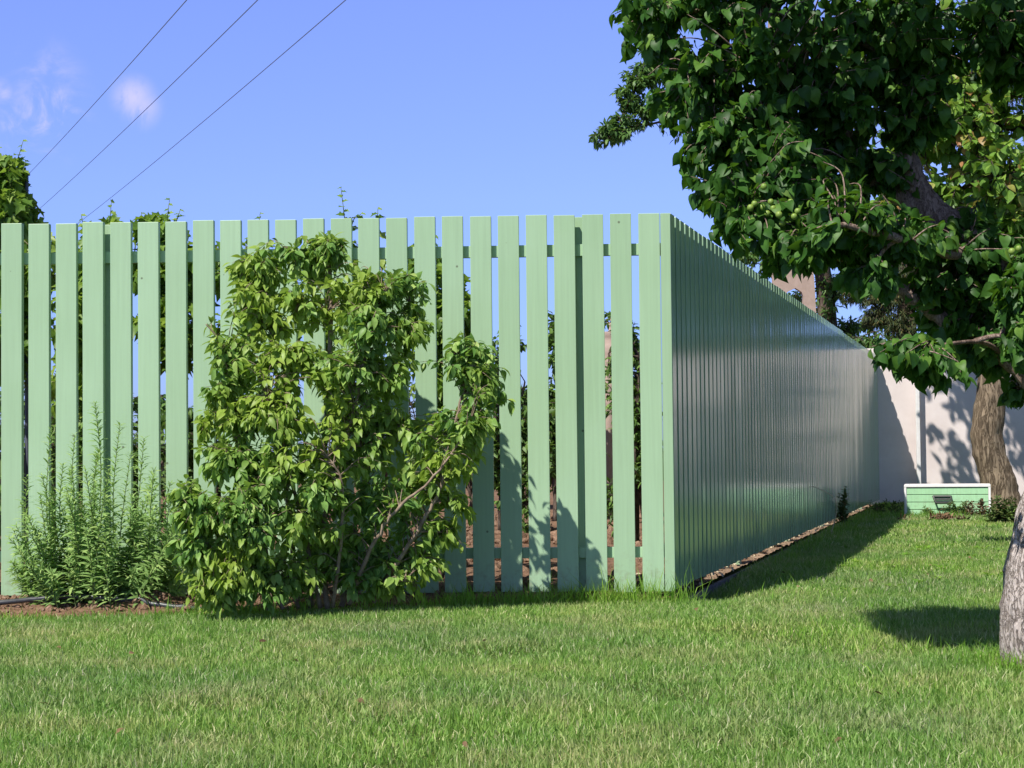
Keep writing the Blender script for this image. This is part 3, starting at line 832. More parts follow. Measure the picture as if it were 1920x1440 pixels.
# ------------------------------------------------------------------ big shrub by the front fence
def shrub():
    rg = np.random.default_rng(8)
    root = tag(empty('lilac_shrub', (-1.05, 9.45, 0)), 'tall leafy shrub with bare brown stems growing against the green fence', 'shrub')
    S = [([(505, 1142, 9.30), (500, 1040, 9.30), (470, 900, 9.27), (430, 780, 9.25), (425, 660, 9.3)], .013),
         ([(560, 1140, 9.42), (545, 1000, 9.42), (530, 820, 9.42), (510, 640, 9.42), (480, 500, 9.42)], .017),
         ([(580, 1138, 9.45), (590, 980, 9.45), (612, 800, 9.4), (620, 620, 9.4), (615, 480, 9.42), (575, 452, 9.42)], .021),
         ([(615, 1140, 9.38), (605, 1000, 9.35), (640, 860, 9.25), (665, 760, 9.2), (690, 640, 9.22), (720, 540, 9.3)], .016),
         ([(640, 1138, 9.45), (660, 1020, 9.5), (690, 880, 9.52), (735, 720, 9.5), (760, 600, 9.45), (775, 530, 9.45)], .016),
         ([(700, 1130, 9.40), (735, 1070, 9.36), (790, 985, 9.28), (830, 900, 9.26), (850, 800, 9.28), (880, 690, 9.32)], .015),
         ([(655, 1135, 9.33), (690, 1040, 9.25), (740, 960, 9.18), (815, 892, 9.14), (880, 800, 9.2)], .013),
         ([(530, 1142, 9.26), (470, 1060, 9.14), (400, 990, 9.05), (355, 950, 9.05)], .011),
         ([(600, 1138, 9.35), (560, 950, 9.2), (520, 820, 9.12), (500, 740, 9.15)], .013),
         ([(625, 1138, 9.3), (640, 1000, 9.16), (640, 900, 9.08), (610, 850, 9.05)], .011)]
    S = [([(x, y, Yd - .15) for x, y, Yd in cs], r) for cs, r in S]
    wood = []
    for cs, r in S:
        rs = list(np.linspace(r, r * .32, len(cs)))
        p, rr = smooth_path([at(*c) for c in cs], rs, 8, .003, rg)
        mb = MB(); mb.tube(p, rr, 7); mb.build('stem', M['twig'], root, True); wood.append((p, rr))
    L = [lobe(475, 500, 9.42, 45, 40, .14, 24), lobe(555, 490, 9.42, 60, 40, .16, 26), lobe(612, 470, 9.42, 45, 30, .14, 20), lobe(470, 570, 9.38, 50, 55, .16, 26), lobe(555, 575, 9.36, 70, 50, .18, 36),
         lobe(700, 540, 9.32, 60, 40, .16, 28), lobe(770, 545, 9.36, 40, 45, .14, 16), lobe(690, 610, 9.24, 70, 50, .2, 38), lobe(770, 620, 9.34, 45, 40, .16, 18),
         lobe(450, 670, 9.28, 55, 50, .18, 30), lobe(540, 680, 9.24, 75, 50, .22, 42), lobe(640, 700, 9.24, 70, 50, .22, 34), lobe(730, 700, 9.3, 60, 50, .2, 24),
         lobe(880, 665, 9.3, 50, 40, .15, 24), lobe(905, 720, 9.28, 48, 45, .15, 22), lobe(880, 790, 9.26, 55, 45, .16, 24), lobe(870, 860, 9.26, 45, 40, .14, 14),
         lobe(430, 770, 9.2, 55, 50, .2, 32), lobe(520, 780, 9.14, 75, 50, .22, 40), lobe(640, 790, 9.2, 60, 50, .18, 20), lobe(740, 800, 9.36, 60, 50, .16, 26), lobe(690, 840, 9.3, 50, 50, .15, 18),
         lobe(440, 870, 9.14, 65, 45, .2, 34), lobe(550, 870, 9.1, 80, 45, .2, 38), lobe(600, 920, 9.04, 45, 35, .14, 18), lobe(790, 860, 9.32, 60, 50, .15, 14),
         lobe(370, 960, 9.05, 55, 40, .16, 30), lobe(450, 960, 9.04, 65, 45, .18, 32), lobe(550, 980, 9.1, 70, 45, .18, 26), lobe(700, 940, 9.36, 60, 55, .14, 18), lobe(690, 1020, 9.45, 60, 50, .12, 16), lobe(600, 1060, 9.3, 60, 50, .14, 18), lobe(620, 1000, 9.35, 60, 50, .14, 16),
         lobe(380, 1040, 9.06, 45, 40, .15, 24), lobe(450, 1060, 9.06, 55, 45, .16, 30), lobe(420, 1110, 9.08, 50, 30, .14, 24), lobe(540, 1070, 9.16, 60, 45, .15, 20),
         lobe(640, 1060, 9.38, 60, 45, .14, 12), lobe(800, 1010, 9.38, 60, 55, .12, 16), lobe(740, 1070, 9.38, 45, 40, .12, 8), lobe(850, 940, 9.36, 45, 40, .12, 10), lobe(680, 760, 9.3, 60, 50, .15, 18), lobe(650, 900, 9.35, 60, 60, .15, 18), lobe(760, 930, 9.36, 60, 60, .14, 18), lobe(700, 1090, 9.36, 60, 35, .12, 12), 
         lobe(490, 480, 9.42, 18, 22, .08, 4), lobe(725, 518, 9.34, 24, 20, .1, 4), lobe(935, 700, 9.28, 14, 36, .1, 4), lobe(415, 640, 9.3, 16, 34, .1, 4), lobe(390, 800, 9.2, 16, 46, .1, 6), lobe(355, 930, 9.02, 34, 34, .12, 12), lobe(350, 1010, 9.04, 34, 40, .12, 12), lobe(480, 1010, 9.0, 60, 40, .14, 16), lobe(400, 1090, 9.02, 50, 34, .12, 14), lobe(500, 1100, 9.08, 50, 28, .12, 12), lobe(480, 920, 9.05, 60, 36, .14, 14), lobe(790, 1060, 9.36, 50, 40, .12, 10), lobe(840, 1000, 9.34, 36, 40, .12, 8), lobe(670, 560, 9.3, 34, 40, .12, 10), lobe(820, 800, 9.3, 34, 40, .12, 8)]
    E0 = Vector((0, 0, EYE)); L2 = []
    for c, r, n in L:
        c = E0 + (c - E0) * ((c.y - .15) / c.y)
        L2.append((c, (r[0] * .95, r[1], r[2] * .95), int(n * 1.6)))
        L2.append((c + Vector((rg.normal(0, .04), rg.normal(0, .04), rg.normal(-.02, .05))), (r[0] * 1.2, r[1] * 1.1, r[2] * 1.2), int(n * .36)))
    L = L2
    plant(root, wood, L, (M['twig'], M['l_shrub']), rg, (.032, .074, .50), .0022, 11, 'ovate', .38, .7, .8, .2, .007, tipup=.2)


shrub()

# ------------------------------------------------------------------ feathery herb left of the shrub
def herb(name, label, cat, stems, mats, rg, leafL, leafW, dens, group=None, curve=.35, rad=.0035):
    b0 = stems[0][0]
    root = tag(empty(name, (b0.x, b0.y, 0)), label, cat, group)
    mb = MB(); P = []; D = []; N = []; LL = []
    for (b, t) in stems:
        h = (t - b).length
        mid = b.lerp(t, .5) + Vector((0, 0, .06 * h)) + Vector(rg.normal(0, .03, 3)) * h
        pts, rr = smooth_path([b, mid, t], [rad, rad * .75, rad * .35], 6); mb.tube(pts, rr, 5, False)
        n = int(dens * h); ph = rg.random() * 6
        for q in range(n):
            u = .10 + .9 * (q + rg.random() * .6) / n
            f = min(u, .999) * (len(pts) - 1); i = min(int(f), len(pts) - 2)
            p = pts[i].lerp(pts[i + 1], f - i); tg = (pts[i + 1] - pts[i]).normalized()
            ph += 2.4; a = tg.orthogonal().normalized(); c = tg.cross(a)
            sd = a * math.cos(ph) + c * math.sin(ph)
            d = (sd + tg * (.45 + .5 * u + rg.normal(0, .2))).normalized()
            P.append(p); D.append(list(d)); N.append(list((tg * 1.0 - sd * .3 + Vector(rg.normal(0, .2, 3))))); LL.append((leafL * (1.15 - .75 * u ** 1.5)) * (.7 + .6 * rg.random()))
    mb.build('stem', mats[0], root, True); LL = np.array(LL)
    leaf_mesh('foliage', np.array([list(p) for p in P]), np.array(D), np.array(N), LL, LL * leafW, 'lance', mats[1], root, curve, rg)
    return root


rg = np.random.default_rng(31)
st = []
tips = [(178, 755), (95, 805), (225, 795), (270, 822), (140, 815), (50, 890), (320, 905), (185, 845), (245, 850), (118, 870), (75, 925), (290, 880), (30, 985), (205, 880), (160, 880), (345, 960)]
for k in range(105):
    if k < len(tips): tx, ty = tips[k]
    else:
        tx = rg.uniform(15, 360); top = np.interp(tx, [20, 60, 180, 280, 350], [1000, 880, 850, 880, 990]); ty = rg.uniform(top, 1075)
    bx = 185 + (tx - 185) * .62 + rg.normal(0, 12); Yb = 9.5 + rg.normal(0, .10); Yt = Yb - rg.uniform(-.05, .28) * (1 if ty > 850 else .5)
    b = at(bx, 1118, Yb); b.z = .03
    st.append((b, at(tx, ty, Yt)))
herb('goldenrod_clump', 'feathery clump of narrow leaved stems standing against the fence beside the hose', 'plant', st, (M['greenstem'], M['l_herb']), rg, .078, .21, 150)

# ------------------------------------------------------------------ hose
hp = [(-260, 1139, 9.30), (-80, 1136, 9.30), (0, 1130, 9.32), (60, 1124, 9.35), (120, 1119, 9.36), (180, 1120, 9.34), (240, 1126, 9.30), (290, 1133, 9.27), (340, 1139, 9.25), (385, 1143, 9.26), (440, 1146, 9.30)]
p, r = smooth_path([at(*c) for c in hp], [.0135] * len(hp), 8)
for q in p: q.z = max(q.z, soil_z(q.x, q.y) + .004)
mb = MB(); mb.tube(p, r, 10)
tag(mb.build('garden_hose', M['hose'], None, True), 'black irrigation hose lying along the bare earth in front of the fence', 'hose')

# ------------------------------------------------------------------ vines behind the fence
def vine(bx, Y, lobes, label, seed, sprouts=()):
    rg = np.random.default_rng(seed)
    base = at(bx, 1100, Y); base.z = 0.02
    root = tag(empty('grape_vine', base), label, 'vine', 'grape vines behind the fence')
    top = at(bx + 10, 560, Y)
    p, r = smooth_path([base, base.lerp(top, .4) + Vector((.05, .02, 0)), base.lerp(top, .75) + Vector((-.03, .03, 0)), top], [.022, .019, .016, .009], 8, .004, rg)
    mb = MB(); mb.tube(p, r, 7); mb.build('trunk', M['bark_dark'], root, True)
    L = [lobe(*l[:-1], int(l[-1] * 2.6)) for l in lobes]
    plant(root, [(p, r)], L, (M['twig'], M['l_vine']), rg, (.06, .10, 1.0), .0026, 8, 'grape', .3, .6, .9, .2, .007)
    for (x, y0, y1, dx) in sprouts:                              # tendrils that reach above the boards
        pts, rr = smooth_path([at(x - dx, y0 + 60, Y), at(x, y0, Y), at(x + dx * .5, (y0 + y1) / 2, Y - .05), at(x + dx, y1, Y - .03)], [.004, .0034, .0026, .0015], 6)
        mb = MB(); mb.tube(pts, rr, 5, False); mb.build('shoot', M['greenstem'], root, True)
        P = []; D = []; LL = []
        k = max(6, int((y0 - y1) / 5.5))
        for q in range(k):
            f = (q + .5) / k * (len(pts) - 1); i = min(int(f), len(pts) - 2); pp = pts[i].lerp(pts[i + 1], f - i)
            s = 1 if q % 2 else -1
            P.append(list(pp)); D.append([s * (.7 + .3 * rg.random()), rg.normal(-.2, .4), .2 + rg.normal(0, .35)]); LL.append((.085 - .06 * q / k) * (.7 + .5 * rg.random()))
        n = len(P); LL = np.array(LL)
        leaf_mesh('shoot_leaves', np.array(P), np.array(D), np.array([[rg.normal(0, .4), -.5, .8] for _ in range(n)]), LL, LL * 1.0, 'grape', M['l_vine'], root, .3, rg)


vine(20, 11.3, [(0, 330, 11.3, 45, 55, .2, 26), (20, 400, 11.3, 50, 45, .25, 34), (-40, 380, 11.3, 60, 80, .3, 30), (40, 500, 11.3, 80, 90, .3, 40), (10, 640, 11.3, 80, 70, .3, 30)],
     'tallest grape vine, rising above the fence top beside the wires', 41, [(30, 310, 262, 14), (8, 330, 275, -12), (38, 345, 300, 10)])
vine(170, 11.2, [(165, 500, 11.2, 85, 60, .25, 26), (160, 600, 11.2, 90, 80, .28, 30), (150, 720, 11.3, 80, 60, .25, 16), (200, 440, 11.2, 40, 26, .2, 9)],
     'grape vine with one leafy shoot just over the boards, next to the tallest vine', 42, [(205, 425, 376, 4), (158, 430, 402, -6)])
vine(320, 11.2, [(320, 500, 11.2, 90, 60, .25, 28), (330, 610, 11.2, 90, 80, .28, 30), (300, 430, 11.2, 50, 26, .2, 14)],
     'grape vine behind the boards with a pair of shoots showing over their tops', 43, [(312, 425, 372, 6), (330, 420, 392, 8), (258, 430, 398, 8)])
vine(470, 11.2, [(470, 500, 11.2, 90, 60, .25, 24), (480, 610, 11.2, 90, 80, .28, 26)],
     'grape vine behind the upper left of the tall shrub', 44, [(484, 432, 398, 4)])
vine(640, 11.2, [(650, 500, 11.2, 90, 60, .25, 20), (660, 620, 11.2, 90, 80, .28, 26)],
     'grape vine with a long thin sprig standing far above the fence boards', 45, [(648, 425, 350, -9), (662, 415, 400, 16), (706, 425, 388, 3)])
vine(830, 11.2, [(800, 520, 11.2, 70, 70, .25, 20), (850, 590, 11.2, 55, 80, .25, 20), (810, 680, 11.2, 70, 70, .25, 16)],
     'grape vine seen between boards to the right of the tall shrub', 46, [(812, 470, 440, 4)])
tp = MB(); tp.tube([at(-400, 329, 11.35), at(56, 327, 11.35)], .010, 6); tp.tube([at(50, 327, 11.35), at(50, 1100, 11.35)], .012, 6)
tag(tp.build('vine_trellis', M['wire']), 'thin metal pipe trellis poking out beside the tallest grape vine', 'trellis')

# ------------------------------------------------------------------ garden bushes and trees behind the fences
def bush(px, Y, top, wpx, label, seed, mat='l_far', n=120, leaf=(.06, .11, .6), bottom=.25, shape='ovate'):
    rg = np.random.default_rng(seed)
    base = at(px, 900, Y); base.z = .02
    root = tag(empty('garden_bush', base), label, 'bush', 'garden bushes beyond the fence')
    zt = at(px, top, Y).z; w = wpx * Y / F
    wood = []
    for k in range(5):
        a = Vector((base.x + rg.normal(0, .08), Y + rg.normal(0, .08), .02)); b = Vector((base.x + rg.uniform(-.7, .7) * w, Y + rg.uniform(-.5, .5) * w, zt * rg.uniform(.55, .85)))
        p, r = smooth_path([a, a.lerp(b, .5) + Vector((0, 0, .15)), b], [.025, .018, .008], 6)
        mb = MB(); mb.tube(p, r, 6); mb.build('stem', M['bark_dark'], root, True); wood.append((p, r))
    L = []
    for k in range(13):
        z = zt * rg.uniform(bottom * .5, .86)
        L.append((Vector((base.x + rg.uniform(-.6, .6) * w, Y + rg.uniform(-.4, .4) * w, z)), (w * .45, w * .45, zt * .17), n // 8))
    L.append((Vector((base.x, Y, zt * .88)), (w * .35, w * .35, zt * .12), n // 8))
    plant(root, wood, L, (M['bark_dark'], M[mat]), rg, leaf, .004, 9, shape, .3, .5, .8, .2, .010)


bush(960, 17, 590, 80, 'leafy bush behind the boards just right of the tall shrub', 51, n=230, leaf=(.05, .09, .6))
bush(1050, 20, 580, 90, 'leafy bush behind the boards between the shrub and the fence post', 52, n=260, leaf=(.07, .12, .6))
bush(1185, 15, 580, 60, 'upright bush right behind the fence corner boards', 53, n=200, leaf=(.06, .10, .3), shape='lance')
bush(880, 24, 640, 110, 'broad dark bush far behind the tall shrub', 54, n=220)
bush(420, 20, 720, 150, 'low bush under the grape vines near the left shrub side', 55, n=200)
bush(120, 18, 690, 160, 'low bush under the tallest grape vine', 56, n=200)
bush(270, 27, 760, 120, 'small bush far off below the vine with a pair of shoots', 57, n=70)
bush(700, 26, 690, 150, 'bush hidden far behind the middle of the tall shrub', 58, n=90)

bush(40, 13.5, 700, 110, 'low dense bush at the far left below the tallest grape vine', 81, n=150, leaf=(.05, .09, .6))
bush(230, 13.5, 712, 110, 'low dense bush below the vine with a pair of shoots, behind the feathery clump', 82, n=150, leaf=(.05, .09, .6))
bush(410, 13.5, 700, 100, 'low dense bush behind the left edge of the tall shrub', 83, n=140, leaf=(.05, .09, .6))
rg = np.random.default_rng(77)


def tree(name, label, base_px, Y, trunk, lobes, mats, leaf, seed, shape='ovate', twig=.006, per=9, droop=.25, down=.5, trunk_r=(.2, .1), limb=.03, start=.2, group=None, upn=.9, tipup=.12):
    rg = np.random.default_rng(seed)
    pts = [at(*t) for t in trunk]; pts[0].z = min(pts[0].z, 0.0)
    root = tag(empty(name, (pts[0].x, pts[0].y, 0)), label, 'tree', group)
    p, r = smooth_path(pts, list(np.linspace(trunk_r[0], trunk_r[1], len(pts))), 10, .006, rg)
    n = 28; V = []
    for q, rad in zip(p, r):
        for j in range(n):
            w = 2 * math.pi * j / n; dx, dy = math.cos(w), math.sin(w)
            R = rad * (1 + .16 * noise.noise(Vector((dx * 1.5, dy * 1.5, q.z * .9 + seed))) + .07 * noise.noise(Vector((dx * 7, dy * 7, q.z * 2))))
            V.append((q.x + dx * R, q.y + dy * R, q.z))
    Q = np.array([(i * n + j, i * n + (j + 1) % n, (i + 1) * n + (j + 1) % n, (i + 1) * n + j) for i in range(len(p) - 1) for j in range(n)])
    mesh_np('trunk', V, [Q], mats[0], root)
    plant(root, [(p, r)], [lobe(*l) for l in lobes], (mats[0] if mats[0] is not M['bark_back'] else M['bark_dark'], mats[1]), rg, leaf, twig, per, shape, droop, down, .8, start, limb, upn=upn, tipup=tipup)
    return root


# bushy bright tree behind the apricot, right
tree('linden_tree', 'sunlit light green tree with reddish seed tufts, seen through the dark crown', (2100, 960), 13.5,
     [(2110, 1060, 13.5), (2080, 800, 13.5), (2030, 500, 13.5), (1960, 250, 13.5), (1930, 60, 13.5)],
     [(1800, 230, 13.4, 100, 90, .7, 60), (1720, 290, 13.6, 75, 80, .6, 36), (1860, 330, 13.2, 90, 90, .7, 60), (1760, 400, 13.6, 90, 70, .6, 40), (1880, 440, 13.3, 80, 80, .6, 40),
      (1900, 180, 13.4, 60, 60, .5, 46), (1830, 160, 13.6, 60, 50, .5, 30), (1880, 110, 13.6, 70, 50, .5, 30), (1780, 180, 13.7, 60, 50, .5, 26), (1660, 400, 13.8, 60, 60, .5, 20), (1990, 330, 13.4, 110, 180, .8, 50), (2080, 150, 13.5, 150, 150, .8, 30), (1840, 560, 13.6, 80, 60, .5, 30)],
     (M['bark_dark'], M['l_bright']), (.06, .105, .82), 61, 'ovate', .005, 10, trunk_r=(.16, .05))
# old tree next to the wall
tree('walnut_tree', 'old tree with a thick bent brown trunk beside the chest, in front of the wall', (1873, 945), 23.2,
     [(1880, 968, 23.2), (1870, 905, 23.2), (1850, 830, 23.2), (1858, 740, 23.2), (1862, 650, 23.2), (1850, 520, 23.2), (1840, 380, 23.2)],
     [(x_, y_, Y_, a_, b_, c_, int(n_ * 1.45)) for x_, y_, Y_, a_, b_, c_, n_ in ((1700, 420, 22.6, 90, 40, .7, 14), (1850, 380, 23, 150, 110, 1.1, 40), (1600, 300, 22.6, 90, 60, .8, 18), (1760, 250, 23, 160, 90, 1.1, 36), (1960, 400, 23, 130, 110, 1.1, 30), (1540, 420, 22.8, 60, 40, .6, 8), (1900, 560, 23, 110, 60, .8, 20), (1640, 180, 23, 110, 70, 1.0, 24))],
     (M['bark_back'], M['l_ash']), (.11, .17, .55), 62, 'ovate', .008, 11, trunk_r=(.26, .12), limb=.05)
# ash with a branch reaching left into the sky
ash = tree('ash_tree', 'feathery leaved tree behind the fence whose branch reaches left into open sky', (1420, 900), 33,
     [(1560, 1000, 33), (1555, 700, 33), (1540, 500, 33), (1500, 300, 33), (1440, 150, 33), (1400, 0, 33)],
     [(1125, 262, 32, 22, 12, .25, 14), (1155, 252, 32, 28, 14, .25, 18), (1165, 222, 32, 24, 14, .25, 14), (1190, 150, 32, 30, 20, .25, 22), (1170, 175, 32, 22, 14, .2, 16), (1215, 125, 32, 30, 20, .25, 20), (1200, 215, 32, 28, 22, .25, 22), (1140, 240, 32, 20, 12, .2, 12), (1180, 190, 32, 26, 14, .25, 16), (1205, 160, 32, 30, 22, .3, 20), (1225, 200, 32, 30, 24, .3, 18), (1250, 140, 32, 36, 40, .4, 26),
      (1215, 60, 32.5, 40, 60, .5, 24), (1290, 230, 32.5, 60, 50, .5, 26), (1390, 478, 32, 34, 18, .4, 22), (1440, 500, 32.6, 40, 26, .5, 28), (1500, 470, 33, 60, 40, .7, 30), (1560, 560, 33, 40, 55, .6, 50), (1590, 620, 33.3, 34, 26, .5, 30), (1490, 570, 33.5, 30, 30, .5, 20),
      (1400, 330, 33, 110, 110, 1.2, 40), (1500, 180, 33, 130, 120, 1.4, 40), (1640, 600, 34, 40, 40, .5, 24), (1635, 645, 31, 34, 18, .4, 26), (1680, 650, 31, 40, 20, .4, 26)],
     (M['bark_dark'], M['l_ash']), (.10, .16, .36), 63, 'lance', .008, 14, trunk_r=(.22, .06), limb=.035, droop=.3)
# conifer hanging over the wall
tree('spruce_tree', 'dark conifer with drooping needled boughs hanging above the white wall', (1690, 900), 29.5,
     [(1700, 960, 29.5), (1700, 700, 29.5), (1700, 450, 29.5), (1702, 200, 29.5), (1704, -40, 29.5)],
     [(1615, 545, 29.2, 45, 30, .5, 70), (1660, 560, 29, 50, 34, .5, 90), (1700, 520, 29.2, 60, 36, .6, 80), (1640, 595, 29, 30, 20, .35, 40), (1690, 610, 28.8, 34, 40, .4, 80), (1745, 570, 29.2, 50, 45, .5, 70), (1700, 645, 28.8, 22, 26, .3, 46), (1770, 630, 29, 40, 30, .4, 36),
      (1700, 420, 29.4, 80, 50, .8, 70), (1830, 520, 29.4, 60, 60, .6, 40), (1700, 300, 29.4, 60, 60, .6, 50), (1905, 170, 29.4, 30, 60, .5, 30)],
     (M['bark_dark'], M['l_fir']), (.07, .12, .14), 64, 'lance', .006, 34, trunk_r=(.2, .06), limb=.03, droop=.15, down=1.0, start=.05, tipup=-.05)
# dark distant trees on the skyline behind the garden
tree('round_tree', 'small distant rounded tree low behind the left boards', (300, 900), 60, [(300, 870, 60), (300, 800, 60), (302, 740, 60)], [(290, 770, 60, 50, 30, 1.0, 50), (330, 785, 60, 40, 25, 1.0, 36)], (M['bark_dark'], M['l_ash']), (.2, .3, .6), 65, trunk_r=(.15, .08))
tree('round_tree', 'small distant rounded tree low behind the boards beside the post', (1010, 900), 62, [(1010, 870, 62), (1010, 800, 62), (1012, 740, 62)], [(1000, 750, 62, 60, 40, 1.0, 60), (1050, 775, 62, 50, 30, 1.0, 40)], (M['bark_dark'], M['l_ash']), (.2, .3, .6), 66, trunk_r=(.15, .08))
for i, (x, y, h) in enumerate(((9.2, 29, 6.4), (13.0, 30, 7.6), (17.5, 29, 6.2))):
    k = F / y; px = 960 + x * k; py = 838 - (h - EYE) * k
    tree('garden_tree', ('leafy tree beyond the white wall, nearest to the spruce', 'tallest leafy tree beyond the white wall, outside to the right', 'leafy tree beyond the far right end of the white wall')[i], (px, 930), y,
         [(px, 940, y), (px + 10, 700, y), (px, py, y)], [(px + dx * k, 838 - (hh * h - EYE) * k, y, 1.1 * k, .8 * k, 1.2, 60) for dx, hh in ((-1.2, .55), (1.2, .58), (0, .88), (-.7, .75), (.8, .72), (0, .45), (.9, .38), (-1, .36), (0, .65))],
         (M['bark_dark'], M['l_ash']), (.2, .3, .7), 90 + i, trunk_r=(.16, .06))
for i, (x, y, h) in enumerate(((9.3, 22.5, 2.0), (11.2, 23.6, 1.7), (13.2, 23.4, 2.2), (15.6, 23.4, 1.8))):
    bush(960 + x * F / y, y, 838 - (h - EYE) * F / y, 150, ('rounded bush at the white wall, nearest to the old bent trunk', 'lowest bush along the white wall', 'tallest bush along the white wall', 'bush at the far right of the white wall')[i], 95 + i, n=150, leaf=(.08, .14, .6))
# pinkish trunk seen through one gap
tree('dead_tree', 'bare pinkish trunk glimpsed through one gap near the corner boards', (1142, 900), 21, [(1141, 1000, 21), (1142, 820, 21), (1142, 700, 21), (1144, 622, 21)], [(1150, 600, 21, 30, 18, .3, 14)], (M['concrete'], M['l_far']), (.06, .1, .6), 67, trunk_r=(.11, .09))

# ------------------------------------------------------------------ weeds
def weed(px, py, h_px, label, seed, n=10, mat='l_weed', spread=20, L=.05, W=.4, name='weed', Y=None, dens=90):
    rg = np.random.default_rng(seed); b = on_ground(px, py); b.z = 0; Yb = b.y; st = []
    for k in range(n):
        bx = px + rg.normal(0, spread * .6); tx = bx + rg.normal(0, spread * .5)
        a = at(bx, py, Yb + rg.normal(0, .05)); a.z = .0
        st.append((a, at(tx, py - h_px * rg.uniform(.45, 1), Yb + rg.normal(0, .06))))
    herb(name, label, 'weed', st, (M['straw'] if mat == 'l_dead' else M['greenstem'], M[mat]), rg, L, W, dens, 'weeds by the fence and wall', rad=.003)


weed(1580, 985, 75, 'tall dark weed in shade at the foot of the side fence', 71, 8, spread=12, L=.08)
weed(1660, 965, 30, 'low tangled weed in the dark corner by the white wall', 72, 12, spread=26, L=.07)
weed(1795, 968, 28, 'low weed growing in front of the middle of the green chest', 73, 14, spread=22, L=.06)
weed(1735, 968, 18, 'sparse small weed at the left foot of the green chest', 74, 8, spread=20, L=.05)
weed(1835, 970, 36, 'brown withered weed at the right foot of the green chest', 75, 12, 'l_dead', 22, .07)
weed(1880, 985, 55, 'bushy weed between the green chest and the old trunk', 76, 22, spread=22, L=.08)
weed(1770, 978, 14, 'brown withered weed spread flat in front of the green chest', 77, 14, 'l_dead', 45, .07)


def stalk(pts, r, mat, label, name='grass_stalk', seeds=True, seed=1):
    rg = np.random.default_rng(seed)
    root = tag(empty(name, pts[0]), label, 'stalk', 'dry stalks by the side fence')
    p, rr = smooth_path(pts, [r] * (len(pts) - 1) + [r * .4], 8); mb = MB(); mb.tube(p, rr, 5); mb.build('stem', mat, root, True)
    if seeds:
        k = len(p); P = [list(p[i]) for i in range(int(k * .55), k) for _ in range(2)]
        n = len(P); D = rg.normal(0, 1, (n, 3)) * [.6, .4, .5] + [.1, 0, .5]
        leaf_mesh('seed_head', np.array(P), D, rg.normal(0, 1, (n, 3)), .035, .012, 'lance', mat, root, .1, rg)


g = C0 + SD * 7.2 + SN * .16; g.z = 0
stalk([g, g + Vector((.05, 0, .35)), at(1494, 897, g.y), at(1518, 866, g.y)], .004, M['straw'], 'pale dry stalk with a seed head catching the sun beside the side fence', seed=3)
g = on_ground(1338, 1098); g.z = 0
stalk([g, at(1318, 1030, g.y), at(1295, 985, g.y), at(1287, 962, g.y)], .003, M['greenstem'], 'thin dark stalk leaning over the first boards of the side fence', seed=4)

# ------------------------------------------------------------------ grass
def blades(name, X, Yv, Z, L, W, mat, rg, lean=.45, wind=(.0, .0)):
    n = len(X); az = rg.random(n) * 2 * math.pi; le = np.abs(rg.normal(0, lean, n))
    d = np.stack([np.cos(az) * np.sin(le) + wind[0], np.sin(az) * np.sin(le) + wind[1], np.cos(le)], 1); d = unit(d)
    fa = rg.random(n) * 2 * math.pi
    s = np.stack([np.cos(fa), np.sin(fa), np.zeros(n)], 1)
    P = np.stack([X, Yv, Z], 1); L = L[:, None]; W = W[:, None]
    bend = np.stack([np.cos(az), np.sin(az), -np.ones(n) * .35], 1) * (rg.random(n) ** 2 * .5)[:, None] * L
    v = np.stack([P - s * W * .5, P + s * W * .5, P + d * L * .55 + s * W * .42, P + d * L * .55 - s * W * .42, P + d * L + bend], 1)
    b = (np.arange(n) * 5)[:, None]
    return tag(mesh_np(name, v.reshape(-1, 3), [b + np.array([[0, 1, 2, 3]]), b + np.array([[3, 2, 4]])], mat), kind='stuff')


rg = np.random.default_rng(9)
LE = np.array([[x, lawn_edge(x)] for x in np.linspace(-8, 1.2, 400)])


def lawn_mask(X, Y):
    e = np.interp(X, LE[:, 0], LE[:, 1])
    st_ = (X - CX) * SN.x + (Y - CY) * SN.y
    ok = np.where(X < CX + .02, Y < e, st_ > .04)
    ok &= Y < WALL_Y - .05
    ok &= ~((Y > 20.85) & (Y < 21.6) & (X > 4.65) & (X < 5.8))
    ok &= np.abs(X) < .33 * Y + .9
    return ok


def bare(X, Y):
    """thin spots of the lawn, 0..1"""
    return np.array([max(0., min(1., (noise.noise(Vector((x * 1.3, y * 1.3, 11))) - .18) * 3)) for x, y in zip(X, Y)])


XX = []; YY = []; LL = []; WW = []
for (y0, y1, dens, l0, l1, w) in ((3.6, 5.2, 14000, .024, .056, .0040), (5.2, 7.0, 11500, .026, .058, .0044), (7.0, 10.0, 9000, .025, .055, .0045), (10.0, 14.5, 5200, .025, .06, .006), (14.5, 25.4, 2200, .03, .07, .010)):
    xm = .33 * y1 + .9; n = int(dens * 2 * xm * (y1 - y0)); X = rg.uniform(-xm, xm, n); Y = rg.uniform(y0, y1, n)
    k = lawn_mask(X, Y); X, Y = X[k], Y[k]
    XX.append(X); YY.append(Y); LL.append(rg.uniform(l0, l1, len(X))); WW.append(np.full(len(X), w) * rg.uniform(.7, 1.3, len(X)))
X = np.concatenate(XX); Y = np.concatenate(YY); L = np.concatenate(LL); W = np.concatenate(WW)
gx, gy = np.meshgrid(np.linspace(-10, 10, 240), np.linspace(3, 26, 276))
G = bare(gx.ravel(), gy.ravel()).reshape(gx.shape)
ii = np.clip(((X + 10) / 20 * 239).astype(int), 0, 239); jj = np.clip(((Y - 3) / 23 * 275).astype(int), 0, 275)
bb = G[jj, ii]
k = rg.random(len(X)) > bb * .4; X, Y, L, W, bb = X[k], Y[k], L[k], W[k], bb[k]
ZG = lambda X, Y, o: np.array([lawn_z(x, y) for x, y in zip(X, Y)]) + o
